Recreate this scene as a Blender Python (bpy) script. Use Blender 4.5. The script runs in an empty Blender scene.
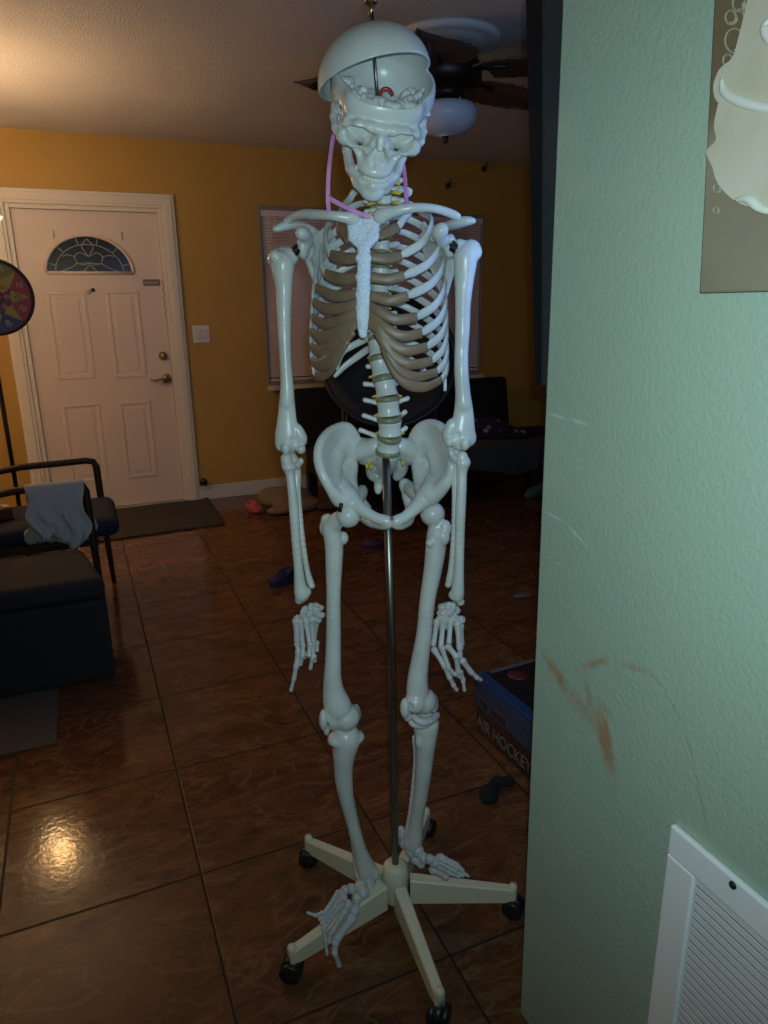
import bpy, bmesh, math, random
import numpy as np
from mathutils import Vector, Matrix
random.seed(7); rng = np.random.default_rng(7)
COL = bpy.context.scene.collection
SC = bpy.context.scene

# ------------------------------------------------------------------ camera frame (measured from the tile grid and verticals)
F = 703.855
PITCH, ROLL, YAW, T = 0.284013655, -0.0144651519, 0.4033084, 0.462
CAM = np.array([0, 0, 2.97151531 * T])
TX, TY = 0.28989261 * T, 2.30227475 * T
_f0 = np.array([math.sin(YAW), math.cos(YAW), 0]); _r0 = np.array([math.cos(YAW), -math.sin(YAW), 0]); _u0 = np.array([0, 0, 1.])
FWD = math.cos(PITCH) * _f0 - math.sin(PITCH) * _u0
_up = math.sin(PITCH) * _f0 + math.cos(PITCH) * _u0
RGT = math.cos(ROLL) * _r0 + math.sin(ROLL) * _up
UPV = -math.sin(ROLL) * _r0 + math.cos(ROLL) * _up
HUB = np.array([0.5327, 1.2118, 0.0])
NV, RH = _f0, _r0                       # away from the camera / to the right, both level

def ray(x, y): return FWD + (x - 384) / F * RGT - (y - 512) / F * UPV
def on(x, y, ax, v):
    d = ray(x, y); return CAM + d * (v - CAM[ax]) / d[ax]
def P(x, y, d=0.0):
    """point seen at (x, y), d metres in front of the stand's pole"""
    r = ray(x, y); return CAM + r * (((HUB - CAM) @ NV - d) / (r @ NV))
def PX(x, y, d=0.0):
    r = ray(x, y); return ((HUB - CAM) @ NV - d) / (r @ NV) / F

# ------------------------------------------------------------------ object helpers
def link(name, me, mat=None, parent=None, smooth=False):
    o = bpy.data.objects.new(name, me); COL.objects.link(o)
    if mat is not None and len(me.materials) == 0: me.materials.append(mat)
    if parent is not None:
        o.parent = parent; o.location = -Vector(parent_origin(parent))
    if smooth:
        me.polygons.foreach_set('use_smooth', [True] * len(me.polygons))
    return o
def parent_origin(p):
    v = Vector((0, 0, 0))
    while p is not None:
        v += p.location; p = p.parent
    return v
def thing(name, label, cat, loc=(0, 0, 0), group=None, kind=None):
    o = bpy.data.objects.new(name, None); COL.objects.link(o); o.location = loc
    o.empty_display_size = 0.05
    return tag(o, label, cat, group, kind)
def tag(o, label=None, cat=None, group=None, kind=None):
    if label: o['label'] = label
    if cat: o['category'] = cat
    if group: o['group'] = group
    if kind: o['kind'] = kind
    return o
def mesh(name, verts, faces):
    me = bpy.data.meshes.new(name); me.from_pydata([tuple(map(float, v)) for v in verts], [], [tuple(map(int, f)) for f in faces]); me.update(); return me
def from_bm(name, bm):
    bmesh.ops.recalc_face_normals(bm, faces=bm.faces)
    me = bpy.data.meshes.new(name); bm.to_mesh(me); bm.free(); return me

class MB:
    def __init__(s): s.bm = bmesh.new(); s.mi = 0
    def _mark(s, geom):
        for g in geom:
            if isinstance(g, bmesh.types.BMFace): g.material_index = s.mi
    def box(s, lo, hi, bevel=0.0, seg=2, M=None):
        lo = np.array(lo, float); hi = np.array(hi, float); c = (lo + hi) / 2; e = hi - lo
        r = bmesh.ops.create_cube(s.bm, size=1); vs = r['verts']
        for v in vs: v.co = Vector((c[0] + v.co.x * e[0], c[1] + v.co.y * e[1], c[2] + v.co.z * e[2]))
        fs = list({f for v in vs for f in v.link_faces}); 
        for f in fs: f.material_index = s.mi
        if bevel > 0:
            es = list({x for v in vs for x in v.link_edges})
            r2 = bmesh.ops.bevel(s.bm, geom=es, offset=bevel, segments=seg, profile=0.5, affect='EDGES')
            for f in r2['faces']: f.material_index = s.mi
            vs = list({v for f in r2['faces'] for v in f.verts} | {v for v in vs if v.is_valid})
        if M is not None:
            for v in vs: v.co = M @ v.co
        return vs
    def tube(s, pts, r, n=10, caps=True):
        pts = [np.array(p, float) for p in pts]
        rs = r if hasattr(r, '__len__') else [r] * len(pts)
        rings = []; up = None
        for i, p in enumerate(pts):
            t = pts[min(i + 1, len(pts) - 1)] - pts[max(i - 1, 0)]; t /= np.linalg.norm(t) + 1e-12
            if up is None:
                up = np.cross(t, [0.13, 0.31, 0.94] if abs(t[2]) < .9 else [1, 0, 0])
            up = up - (up @ t) * t; up /= np.linalg.norm(up); b = np.cross(t, up)
            rings.append([s.bm.verts.new(tuple(p + rs[i] * (math.cos(a) * up + math.sin(a) * b))) for a in [2 * math.pi * k / n for k in range(n)]])
        for a, b in zip(rings, rings[1:]):
            for k in range(n):
                f = s.bm.faces.new((a[k], a[(k + 1) % n], b[(k + 1) % n], b[k])); f.material_index = s.mi; f.smooth = True
        if caps:
            for g in (rings[0][::-1], rings[-1]):
                f = s.bm.faces.new(g); f.material_index = s.mi
    def lathe(s, prof, n=32, M=None, close=False):
        M = M or Matrix(); rings = []
        for (r, z) in prof:
            rings.append([s.bm.verts.new(M @ Vector((r * math.cos(2 * math.pi * k / n), r * math.sin(2 * math.pi * k / n), z))) for k in range(n)])
        pr = list(zip(rings, rings[1:])) + ([(rings[-1], rings[0])] if close else [])
        for a, b in pr:
            for k in range(n):
                f = s.bm.faces.new((a[k], a[(k + 1) % n], b[(k + 1) % n], b[k])); f.material_index = s.mi; f.smooth = True
        if not close:
            if prof[0][0] > 1e-6: s.bm.faces.new(rings[0][::-1]).material_index = s.mi
            if prof[-1][0] > 1e-6: s.bm.faces.new(rings[-1]).material_index = s.mi
    def prism(s, poly, h0, h1, M):
        """poly in local xy extruded along local z"""
        a = [s.bm.verts.new(M @ Vector((x, y, h0))) for x, y in poly]; b = [s.bm.verts.new(M @ Vector((x, y, h1))) for x, y in poly]
        n = len(poly)
        for g in (a[::-1], b): s.bm.faces.new(g).material_index = s.mi
        for k in range(n): s.bm.faces.new((a[k], a[(k + 1) % n], b[(k + 1) % n], b[k])).material_index = s.mi
    def build(s, name, mats, parent=None, smooth=False):
        me = from_bm(name, s.bm)
        for m in (mats if isinstance(mats, (list, tuple)) else [mats]): me.materials.append(m)
        return link(name, me, None, parent, smooth)

def catmull(pts, n=6):
    pts = np.array(pts, float)
    if len(pts) < 3: return np.array([pts[0] + (pts[1] - pts[0]) * t for t in np.linspace(0, 1, n + 1)])
    q = np.vstack([2 * pts[0] - pts[1], pts, 2 * pts[-1] - pts[-2]]); out = []
    for i in range(1, len(q) - 2):
        a, b, c, d = q[i - 1], q[i], q[i + 1], q[i + 2]
        for t in np.linspace(0, 1, n, endpoint=False):
            out.append(.5 * (2 * b + (c - a) * t + (2 * a - 5 * b + 4 * c - d) * t * t + (3 * b - a - 3 * c + d) * t ** 3))
    out.append(pts[-1]); return np.array(out)
def cr(pxs, n=6):                       # [(px,py,d,...)] -> smooth world polyline (+ extra columns)
    w = [np.concatenate([P(*q[:3]), q[3:]]) for q in pxs]
    return catmull(w, n)

# ------------------------------------------------------------------ signed distance sculpting (bones)
def _seg(p, a, b, ra, rb, flat=None):
    a = np.array(a, float); b = np.array(b, float)
    if flat is not None:
        nrm, s = flat; nrm = np.array(nrm, float); nrm /= np.linalg.norm(nrm)
        e = ((p - a) @ nrm) - 0; ab0 = b - a
        L = max(ab0 @ ab0, 1e-12); h0 = np.clip(((p - a) @ ab0) / L, 0, 1)
        off = ((p - a - h0[..., None] * ab0) @ nrm)
        p = p + (s - 1) * off[..., None] * nrm
    ab = b - a; L = max(ab @ ab, 1e-12)
    h = np.clip(((p - a) @ ab) / L, 0, 1)
    return np.linalg.norm(p - a - h[..., None] * ab, axis=-1) - (ra + (rb - ra) * h)
def _ell(p, c, r, R=None):
    q = p - np.array(c)
    if R is not None: q = q @ np.array(R)
    r = np.array(r, float); k0 = np.linalg.norm(q / r, axis=-1); k1 = np.linalg.norm(q / (r * r), axis=-1)
    return k0 * (k0 - 1) / np.maximum(k1, 1e-9)
def _tri(p, a, b, c, r):
    a, b, c = (np.array(v, float) for v in (a, b, c)); ba, cb, ac = b - a, c - b, a - c
    nor = np.cross(ba, ac); pa, pb, pc = p - a, p - b, p - c
    ins = (np.sign(pa @ np.cross(ba, nor)) + np.sign(pb @ np.cross(cb, nor)) + np.sign(pc @ np.cross(ac, nor))) < 2
    def ed(pp, e):
        h = np.clip((pp @ e) / (e @ e), 0, 1); v = pp - h[..., None] * e; return (v * v).sum(-1)
    d1 = np.minimum(np.minimum(ed(pa, ba), ed(pb, cb)), ed(pc, ac)); d2 = (pa @ nor) ** 2 / (nor @ nor)
    return np.sqrt(np.where(ins, d1, d2)) - r
def _cyl(p, a, b, R, rd, waist=0.0):
    a = np.array(a, float); b = np.array(b, float); ax = b - a; H = np.linalg.norm(ax) / 2; ax /= 2 * H
    q = p - (a + b) / 2; h = q @ ax; rad = np.linalg.norm(q - h[..., None] * ax, axis=-1)
    Rl = R - waist * (1 - np.clip(h / H, -1, 1) ** 2)
    u = rad - Rl + rd; v = np.abs(h) - H + rd
    return np.minimum(np.maximum(u, v), 0) + np.hypot(np.maximum(u, 0), np.maximum(v, 0)) - rd
class Bone:
    def __init__(s, k=0.003): s.pr = []; s.k = k
    def add(s, fn, lo, hi, k=None, op='+'): s.pr.append((fn, np.array(lo, float), np.array(hi, float), s.k if k is None else k, op)); return s
    def seg(s, a, b, ra, rb=None, k=None, op='+', flat=None):
        rb = ra if rb is None else rb; a = np.array(a, float); b = np.array(b, float); m = max(ra, rb)
        return s.add(lambda p: _seg(p, a, b, ra, rb, flat), np.minimum(a, b) - m, np.maximum(a, b) + m, k, op)
    def chain(s, pts, rs, k=None, op='+', flat=None):
        for i in range(len(pts) - 1): s.seg(pts[i], pts[i + 1], rs[i], rs[i + 1], k if i == 0 or k is None else k, op, flat)
        return s
    def px(s, q, n=5, k=None, op='+', flat=None, mul=1.0):      # q: (px,py,d,r_px)
        w = cr(q, n); sc = PX(*q[0][:3])
        return s.chain(w[:, :3], w[:, 3] * sc * mul, k, op, flat)
    def ball(s, x, y, d, r, k=None, op='+', sq=(1, 1, 1), R=None):
        c = P(x, y, d); rr = r * PX(x, y, d) * np.array(sq, float)
        return s.ell(c, rr, R if R is not None else VR, k, op)
    def ell(s, c, r, R=None, k=None, op='+'):
        c = np.array(c, float); m = max(r); return s.add(lambda p: _ell(p, c, r, R), c - m, c + m, k, op)
    def tri(s, a, b, c, r, k=None, op='+'):
        V = np.array([a, b, c], float); return s.add(lambda p: _tri(p, a, b, c, r), V.min(0) - r, V.max(0) + r, k, op)
    def cyl(s, a, b, R, rd=.001, waist=0, k=None, op='+'):
        a = np.array(a, float); b = np.array(b, float)
        return s.add(lambda p: _cyl(p, a, b, R, rd, waist), np.minimum(a, b) - R, np.maximum(a, b) + R, k, op)
    def half(s, pt, nrm):                                     # cut away the side the normal points to
        pt = np.array(pt, float); nrm = np.array(nrm, float)
        return s.add(lambda p: (pt - p) @ nrm, [-1e3] * 3, [1e3] * 3, 0, '-')
    def mesh(s, vox, xf=None, noise=0.0, nscale=60.0):
        lo = np.min([q[1] for q in s.pr if q[4] == '+'], 0); hi = np.max([q[2] for q in s.pr if q[4] == '+'], 0)
        km = max(q[3] for q in s.pr); lo = lo - 3 * vox - km * .3; hi = hi + 3 * vox + km * .3
        n = np.ceil((hi - lo) / vox).astype(int) + 1
        ax = [lo[i] + vox * np.arange(n[i]) for i in range(3)]
        D = np.full(tuple(n), 1e3, np.float64)
        for fn, a, b, k, op in s.pr:
            m = k + 2.5 * vox
            i0 = np.clip(np.floor((a - m - lo) / vox).astype(int), 0, n); i1 = np.clip(np.ceil((b + m - lo) / vox).astype(int) + 1, 0, n)
            if (i1 <= i0).any(): continue
            sl = tuple(slice(i0[j], i1[j]) for j in range(3))
            g = np.stack(np.meshgrid(*[ax[j][i0[j]:i1[j]] for j in range(3)], indexing='ij'), -1)
            v = fn(g); cur = D[sl]
            if op == '+':
                if k > 0:
                    h = np.maximum(k - np.abs(cur - v), 0) / k; D[sl] = np.minimum(cur, v) - h * h * k * .25
                else: D[sl] = np.minimum(cur, v)
            else:
                v = -v
                if k > 0:
                    h = np.maximum(k - np.abs(cur - v), 0) / k; D[sl] = np.maximum(cur, v) + h * h * k * .25
                else: D[sl] = np.maximum(cur, v)
        if noise > 0:
            for (fq, am) in ((1, 1), (2.1, .5)):
                ph = rng.uniform(0, 6, 9)
                X, Y, Z = np.meshgrid(*[a * nscale * fq for a in ax], indexing='ij')
                D += noise * am * (np.sin(X + ph[0] + 1.7 * np.sin(Y * .7 + ph[1])) * np.sin(Y + ph[2] + 1.3 * np.sin(Z * .8 + ph[3])) * np.sin(Z + ph[4] + 1.5 * np.sin(X * .6 + ph[5])))
        v, f = surface_nets(D, lo, vox)
        if xf is not None: v = xf(v)
        return v, f
    def build(s, name, mat, parent, vox, xf=None, noise=0.0, nscale=60.0):
        v, f = s.mesh(vox, xf, noise, nscale)
        me = bpy.data.meshes.new(name); nv, nf = len(v), len(f)
        me.vertices.add(nv); me.vertices.foreach_set('co', v.astype(np.float32).ravel())
        me.loops.add(nf * 4); me.loops.foreach_set('vertex_index', f.astype(np.int32).ravel())
        me.polygons.add(nf); me.polygons.foreach_set('loop_start', np.arange(0, nf * 4, 4, dtype=np.int32))
        me.update(calc_edges=True); me.validate()
        return link(name, me, mat, parent, True)
VR = np.stack([RH, NV, [0, 0, 1.]], 1)   # columns: right, away, up

def surface_nets(D, lo, vox):
    S = D < 0
    nx, ny, nz = D.shape
    c = lambda A, i, j, k: A[i:nx - 1 + i, j:ny - 1 + j, k:nz - 1 + k]
    cnt = sum(c(S, i, j, k).astype(np.int8) for i in (0, 1) for j in (0, 1) for k in (0, 1))
    act = (cnt > 0) & (cnt < 8); idx = np.full(act.shape, -1, np.int64); I = np.argwhere(act); idx[act] = np.arange(len(I))
    acc = np.zeros((len(I), 3)); w = np.zeros(len(I))
    corners = [(i, j, k) for i in (0, 1) for j in (0, 1) for k in (0, 1)]
    vals = {q: D[I[:, 0] + q[0], I[:, 1] + q[1], I[:, 2] + q[2]] for q in corners}
    for a in corners:
        for ax in range(3):
            if a[ax] == 0:
                b = list(a); b[ax] = 1; b = tuple(b); va, vb = vals[a], vals[b]; m = (va < 0) != (vb < 0)
                t = np.where(m, va / np.where(np.abs(va - vb) < 1e-12, 1, va - vb), 0)
                pt = np.tile(np.array(a, float), (len(I), 1)); pt[:, ax] += t
                acc[m] += pt[m]; w[m] += 1
    V = lo + vox * (I + acc / w[:, None])
    faces = []
    for ax in range(3):
        sl0 = [slice(1, -1)] * 3; sl1 = [slice(1, -1)] * 3; sl0[ax] = slice(0, -1); sl1[ax] = slice(1, None)
        A = S[tuple(sl0)]; B = S[tuple(sl1)]
        for flag in (True, False):
            e = np.argwhere(A & ~B) if flag else np.argwhere(~A & B)
            if len(e) == 0: continue
            o = np.array([1, 1, 1]); o[ax] = 0; e = e + o
            u, v = (ax + 1) % 3, (ax + 2) % 3; du = np.eye(3, dtype=int)[u]; dv = np.eye(3, dtype=int)[v]
            q = [idx[tuple((e - x).T)] for x in (du + dv, dv, 0 * du, du)]
            q = np.stack(q, 1)
            faces.append(q if flag else q[:, ::-1])
    f = np.concatenate(faces); f = f[(f >= 0).all(1)]
    return V, f

# ------------------------------------------------------------------ materials
def mat(name, col, rough=.5, metal=0., spec=.5, bump=None, var=None, coat=0., emit=None):
    m = bpy.data.materials.new(name); m.use_nodes = True; nt = m.node_tree; b = nt.nodes['Principled BSDF']
    b.inputs['Base Color'].default_value = (*col, 1); b.inputs['Roughness'].default_value = rough; b.inputs['Metallic'].default_value = metal
    b.inputs['Specular IOR Level'].default_value = spec; b.inputs['Coat Weight'].default_value = coat
    if emit: b.inputs['Emission Color'].default_value = (*emit[0], 1); b.inputs['Emission Strength'].default_value = emit[1]
    tc = nt.nodes.new('ShaderNodeTexCoord')
    if var:                                # (scale, colour2, detail)
        n = nt.nodes.new('ShaderNodeTexNoise'); n.inputs['Scale'].default_value = var[0]; n.inputs['Detail'].default_value = 4
        nt.links.new(tc.outputs['Object'], n.inputs['Vector'])
        r = nt.nodes.new('ShaderNodeValToRGB'); r.color_ramp.elements[0].position = .35; r.color_ramp.elements[1].position = .65
        r.color_ramp.elements[0].color = (*col, 1); r.color_ramp.elements[1].color = (*var[1], 1)
        nt.links.new(n.outputs['Fac'], r.inputs['Fac']); nt.links.new(r.outputs['Color'], b.inputs['Base Color'])
    if bump:                               # (scale, strength, distance)
        n = nt.nodes.new('ShaderNodeTexNoise'); n.inputs['Scale'].default_value = bump[0]; n.inputs['Detail'].default_value = 3
        nt.links.new(tc.outputs['Object'], n.inputs['Vector'])
        bp = nt.nodes.new('ShaderNodeBump'); bp.inputs['Strength'].default_value = bump[1]; bp.inputs['Distance'].default_value = bump[2]
        nt.links.new(n.outputs['Fac'], bp.inputs['Height']); nt.links.new(bp.outputs['Normal'], b.inputs['Normal'])
    return m
class NT:
    def __init__(s, m): s.nt = m.node_tree; s.b = s.nt.nodes['Principled BSDF']
    def n(s, t, **kw):
        x = s.nt.nodes.new('ShaderNode' + t)
        for k, v in kw.items(): setattr(x, k, v)
        return x
    def l(s, a, b): s.nt.links.new(a, b)
    def math(s, op, a, b=None, c=None, clamp=False):
        x = s.n('Math', operation=op); x.use_clamp = clamp
        for i, v in enumerate((a, b, c)):
            if v is None: continue
            if isinstance(v, (int, float)): x.inputs[i].default_value = v
            else: s.l(v, x.inputs[i])
        return x.outputs[0]
    def mix(s, fac, a, b):
        x = s.n('Mix', data_type='RGBA')
        for i, v in ((0, fac), (6, a), (7, b)):
            if isinstance(v, (int, float)): x.inputs[i].default_value = v
            elif isinstance(v, tuple): x.inputs[i].default_value = (*v, 1)
            else: s.l(v, x.inputs[i])
        return x.outputs[2]

BONE = mat('bone plastic', (.64, .66, .63), .30, bump=(150, .28, .0011), var=(14, (.55, .57, .54)))
BONE2 = mat('stained bone plastic', (.60, .61, .58), .42, bump=(420, .25, .0012), var=(230, (.42, .44, .46)))
STERN = mat('frosted white sternum', (.84, .92, 1.0), .45, bump=(300, .9, .004), var=(220, (.66, .77, .97)))
CART = mat('brown cartilage', (.245, .165, .105), .45, bump=(120, .15, .001), var=(45, (.20, .135, .09)))
DISC = mat('olive disc', (.22, .21, .12), .4)
NERVE = mat('yellow nerve', (.55, .45, .06), .45)
TOOTH = mat('tooth enamel', (.74, .74, .66), .3)
STEEL = mat('brushed steel', (.24, .23, .21), .36, 1.0)
DARKMETAL = mat('dark fitting', (.03, .03, .035), .35, .7)
BRASS = mat('brass', (.5, .38, .2), .35, 1.0)
RED = mat('red plastic', (.35, .02, .02), .35)
PINK = mat('pink ribbon', (.72, .30, .62), .6)
CREAM = mat('cream plastic', (.66, .64, .47), .38, bump=(90, .08, .0006))
BLACKP = mat('black plastic', (.012, .012, .014), .4)
WHITEP = mat('white paint', (.72, .66, .56), .45)
WOODD = mat('dark wood', (.035, .016, .010), .5, spec=.3, bump=(60, .1, .001))
NAVY = mat('navy upholstery', (.012, .015, .034), .85, bump=(500, .4, .001))
CHAR = mat('charcoal upholstery', (.019, .017, .019), .9, bump=(500, .4, .001))
BLACKF = mat('black fabric', (.006, .006, .007), .9)

def wallmat(name, col, col2, bs, bst, bd, rough=.55):
    m = mat(name, col, rough, bump=(bs, bst, bd), var=(2.2, col2)); return m
YEL = wallmat('ochre wall paint', (.50, .295, .058), (.47, .275, .052), 160, .35, .003)
CEIL = wallmat('ceiling texture', (.60, .55, .50), (.56, .51, .465), 110, .9, .006, .8)
GREY = wallmat('hall wall paint', (.40, .40, .36), (.38, .38, .34), 140, .3, .003)

# green wall with an orange-peel coat, a rusty drip and a thin curved scratch
GX = 0.664
GREEN = mat('sage wall paint', (.36, .47, .375), .42)
g = NT(GREEN); tc = g.n('TexCoord')
def ellmask(a, b, wid, soft):            # a,b pixel ends on the wall
    A = on(*a, 0, GX); B = on(*b, 0, GX); dy, dz = B[1] - A[1], B[2] - A[2]; L = math.hypot(dy, dz); th = math.atan2(dz, dy)
    sep = g.n('SeparateXYZ'); g.l(tc.outputs['Object'], sep.inputs[0])
    y = g.math('SUBTRACT', sep.outputs['Y'], (A[1] + B[1]) / 2); z = g.math('SUBTRACT', sep.outputs['Z'], (A[2] + B[2]) / 2)
    u = g.math('ADD', g.math('MULTIPLY', y, math.cos(th)), g.math('MULTIPLY', z, math.sin(th)))
    v = g.math('SUBTRACT', g.math('MULTIPLY', z, math.cos(th)), g.math('MULTIPLY', y, math.sin(th)))
    e = g.math('ADD', g.math('POWER', g.math('ABSOLUTE', g.math('DIVIDE', u, L / 2)), 2.), g.math('POWER', g.math('ABSOLUTE', g.math('DIVIDE', v, wid)), 2.))
    return g.math('MULTIPLY', g.math('SUBTRACT', 1.0, g.math('POWER', e, .5), clamp=True), soft)
nz = g.n('TexNoise'); nz.inputs['Scale'].default_value = 62; nz.inputs['Detail'].default_value = 7; nz.inputs['Roughness'].default_value = .75
g.l(tc.outputs['Object'], nz.inputs['Vector'])
acc = None
for a, b, wd, so in (((590, 684), (619, 800), .024, 1.5), ((601, 700), (613, 770), .013, 1.9), ((536, 640), (582, 716), .022, 1.25), ((556, 678), (612, 740), .026, 1.0),
                     ((576, 650), (610, 770), .017, .95), ((570, 672), (622, 654), .012, 1.15), ((612, 660), (656, 676), .011, 1.0), ((585, 690), (622, 730), .02, .75)):
    q = ellmask(a, b, wd, so); acc = q if acc is None else g.math('MAXIMUM', acc, q)
rough_edge = g.math('MULTIPLY', g.math('SUBTRACT', g.math('ADD', acc, g.math('MULTIPLY', nz.outputs['Fac'], 1.9)), 1.18), 1.0, clamp=True)
sm = g.math('MULTIPLY', rough_edge, g.math('GREATER_THAN', acc, .02))
acc2 = None
for a, b in (((645, 668), (668, 692)), ((662, 684), (684, 728)), ((679, 715), (698, 776)), ((692, 760), (712, 848))):
    q = ellmask(a, b, .0030, 1.6); acc2 = q if acc2 is None else g.math('MAXIMUM', acc2, q)
sm2 = g.math('MULTIPLY', g.math('MULTIPLY', acc2, g.math('ADD', nz.outputs['Fac'], -.05)), .8, clamp=True)
base = g.mix(g.math('MULTIPLY', nz.outputs['Fac'], .5), (.37, .485, .385), (.33, .44, .345))
c1 = g.mix(g.math('MULTIPLY', sm, .72), base, (.40, .17, .045)); c2 = g.mix(sm2, c1, (.34, .24, .09))
acc3 = None
for a, b in (((543, 511), (566, 522)), ((562, 519), (592, 552)), ((545, 412), (570, 420)), ((566, 418), (592, 426))):
    q = ellmask(a, b, .0035, 1.4); acc3 = q if acc3 is None else g.math('MAXIMUM', acc3, q)
c2 = g.mix(g.math('MULTIPLY', g.math('MULTIPLY', acc3, nz.outputs['Fac']), 1.1, clamp=True), c2, (.62, .72, .66))
g.l(c2, g.b.inputs['Base Color'])
n1 = g.n('TexNoise'); n1.inputs['Scale'].default_value = 150; n1.inputs['Detail'].default_value = 2.5
n2 = g.n('TexNoise'); n2.inputs['Scale'].default_value = 420; n2.inputs['Detail'].default_value = 2
for q in (n1, n2): g.l(tc.outputs['Object'], q.inputs['Vector'])
bp = g.n('Bump'); bp.inputs['Strength'].default_value = .32; bp.inputs['Distance'].default_value = .004
g.l(g.math('ADD', n1.outputs['Fac'], g.math('MULTIPLY', n2.outputs['Fac'], .3)), bp.inputs['Height']); g.l(bp.outputs['Normal'], g.b.inputs['Normal'])

# brown stone floor tiles
TILE = mat('brown stone tile', (.1, .05, .02), .35, spec=.32)
g = NT(TILE); tc = g.n('TexCoord'); sep = g.n('SeparateXYZ'); g.l(tc.outputs['Object'], sep.inputs[0])
u = g.math('DIVIDE', g.math('SUBTRACT', sep.outputs['X'], TX - 20 * T), T); v = g.math('DIVIDE', g.math('SUBTRACT', sep.outputs['Y'], TY - 20 * T), T)
fu = g.math('ABSOLUTE', g.math('SUBTRACT', g.math('FRACT', u), .5)); fv = g.math('ABSOLUTE', g.math('SUBTRACT', g.math('FRACT', v), .5))
edge = g.math('SUBTRACT', .5, g.math('MAXIMUM', fu, fv))
gr = g.math('SUBTRACT', 1.0, g.math('MULTIPLY', g.math('SUBTRACT', edge, .004), 200, clamp=True), clamp=True)
cmb = g.n('CombineXYZ'); g.l(g.math('FLOOR', u), cmb.inputs[0]); g.l(g.math('FLOOR', v), cmb.inputs[1])
wn = g.n('TexWhiteNoise'); g.l(cmb.outputs[0], wn.inputs['Vector'])
off = g.n('VectorMath', operation='MULTIPLY_ADD'); g.l(wn.outputs['Color'], off.inputs[0]); off.inputs[1].default_value = (9, 9, 9); g.l(tc.outputs['Object'], off.inputs[2])
nA = g.n('TexNoise'); nA.inputs['Scale'].default_value = 8; nA.inputs['Detail'].default_value = 11; nA.inputs['Roughness'].default_value = .65; nA.inputs['Distortion'].default_value = 1.3
mp = g.n('Mapping'); mp.inputs['Scale'].default_value = (.75, 1.5, 1); mp.inputs['Rotation'].default_value = (0, 0, .35); g.l(off.outputs[0], mp.inputs['Vector']); g.l(mp.outputs[0], nA.inputs['Vector'])
rp = g.n('ValToRGB'); e = rp.color_ramp.elements; e[0].position = .30; e[0].color = (.055, .023, .010, 1); e[1].position = .72; e[1].color = (.210, .080, .029, 1)
x = e.new(.5); x.color = (.122, .049, .020, 1)
g.l(nA.outputs['Fac'], rp.inputs['Fac'])
nB = g.n('TexNoise'); nB.inputs['Scale'].default_value = 3.0; nB.inputs['Detail'].default_value = 5; nB.inputs['Distortion'].default_value = 1.8; g.l(mp.outputs[0], nB.inputs['Vector'])
vein = g.math('SUBTRACT', 1.0, g.math('MULTIPLY', g.math('ABSOLUTE', g.math('SUBTRACT', nB.outputs['Fac'], .5)), 55, clamp=True), clamp=True)
cc = g.mix(g.math('MULTIPLY', vein, .38), rp.outputs['Color'], (.30, .17, .085))
nD = g.n('TexNoise'); nD.inputs['Scale'].default_value = 11; nD.inputs['Detail'].default_value = 6; nD.inputs['Distortion'].default_value = 2.2; g.l(mp.outputs[0], nD.inputs['Vector'])
fine = g.math('SUBTRACT', 1.0, g.math('MULTIPLY', g.math('ABSOLUTE', g.math('SUBTRACT', nD.outputs['Fac'], .52)), 40, clamp=True), clamp=True)
cc = g.mix(g.math('MULTIPLY', g.math('MULTIPLY', fine, nA.outputs['Fac']), .55), cc, (.27, .15, .075))
cc = g.mix(g.math('MULTIPLY', wn.outputs['Value'], .25), cc, (.09, .045, .022))
cc = g.mix(gr, cc, (.022, .015, .011)); g.l(cc, g.b.inputs['Base Color'])
g.l(g.math('ADD', g.math('MULTIPLY', gr, .5), g.math('ADD', .07, g.math('MULTIPLY', nA.outputs['Fac'], .12))), g.b.inputs['Roughness'])
bp = g.n('Bump'); bp.inputs['Strength'].default_value = .36; bp.inputs['Distance'].default_value = .003
nC = g.n('TexNoise'); nC.inputs['Scale'].default_value = 55; nC.inputs['Detail'].default_value = 3; g.l(tc.outputs['Object'], nC.inputs['Vector'])
g.l(g.math('SUBTRACT', g.math('MULTIPLY', nC.outputs['Fac'], .35), g.math('MULTIPLY', gr, .8)), bp.inputs['Height']); g.l(bp.outputs['Normal'], g.b.inputs['Normal'])

# ------------------------------------------------------------------ room shell
WY = 11.31407478 * T                     # front face of the ochre wall
H = 2.437; XL, XR, YB = -2.1, 4.6, -1.7
def shell(name, lo, hi, m, bevel=0):
    b = MB(); b.box(lo, hi, bevel); return tag(b.build(name, m), kind='structure')
shell('floor', (XL, YB, -.08), (XR, WY + .12, 0), TILE)
shell('ceiling', (XL, YB, H), (XR, WY + .12, H + .08), CEIL)
shell('wall_left', (XL - .12, YB, 0), (XL, WY, H), YEL)
shell('wall_right', (XR, YB, 0), (XR + .12, WY, H), YEL)
shell('wall_near', (XL, YB - .12, 0), (GX, YB, H), GREY)
# green wall: its face towards the camera, then the face that carries the television
YC0, YC1 = .893, .893 + (on(562, 0, 0, GX)[1] - .893) / on(562, 0, 0, GX)[2] * H
b = MB(); vs = b.box((GX, YB, 0), (GX + .13, .893, H), .004, 2)
for v_ in vs:
    if v_.co.y > .5: v_.co.y += (YC1 - YC0) * v_.co.z / H
tag(b.build('wall_green', GREEN), kind='structure')
shell('wall_television', (GX + .13, .77, 0), (XR, .893, H), YEL)
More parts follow.
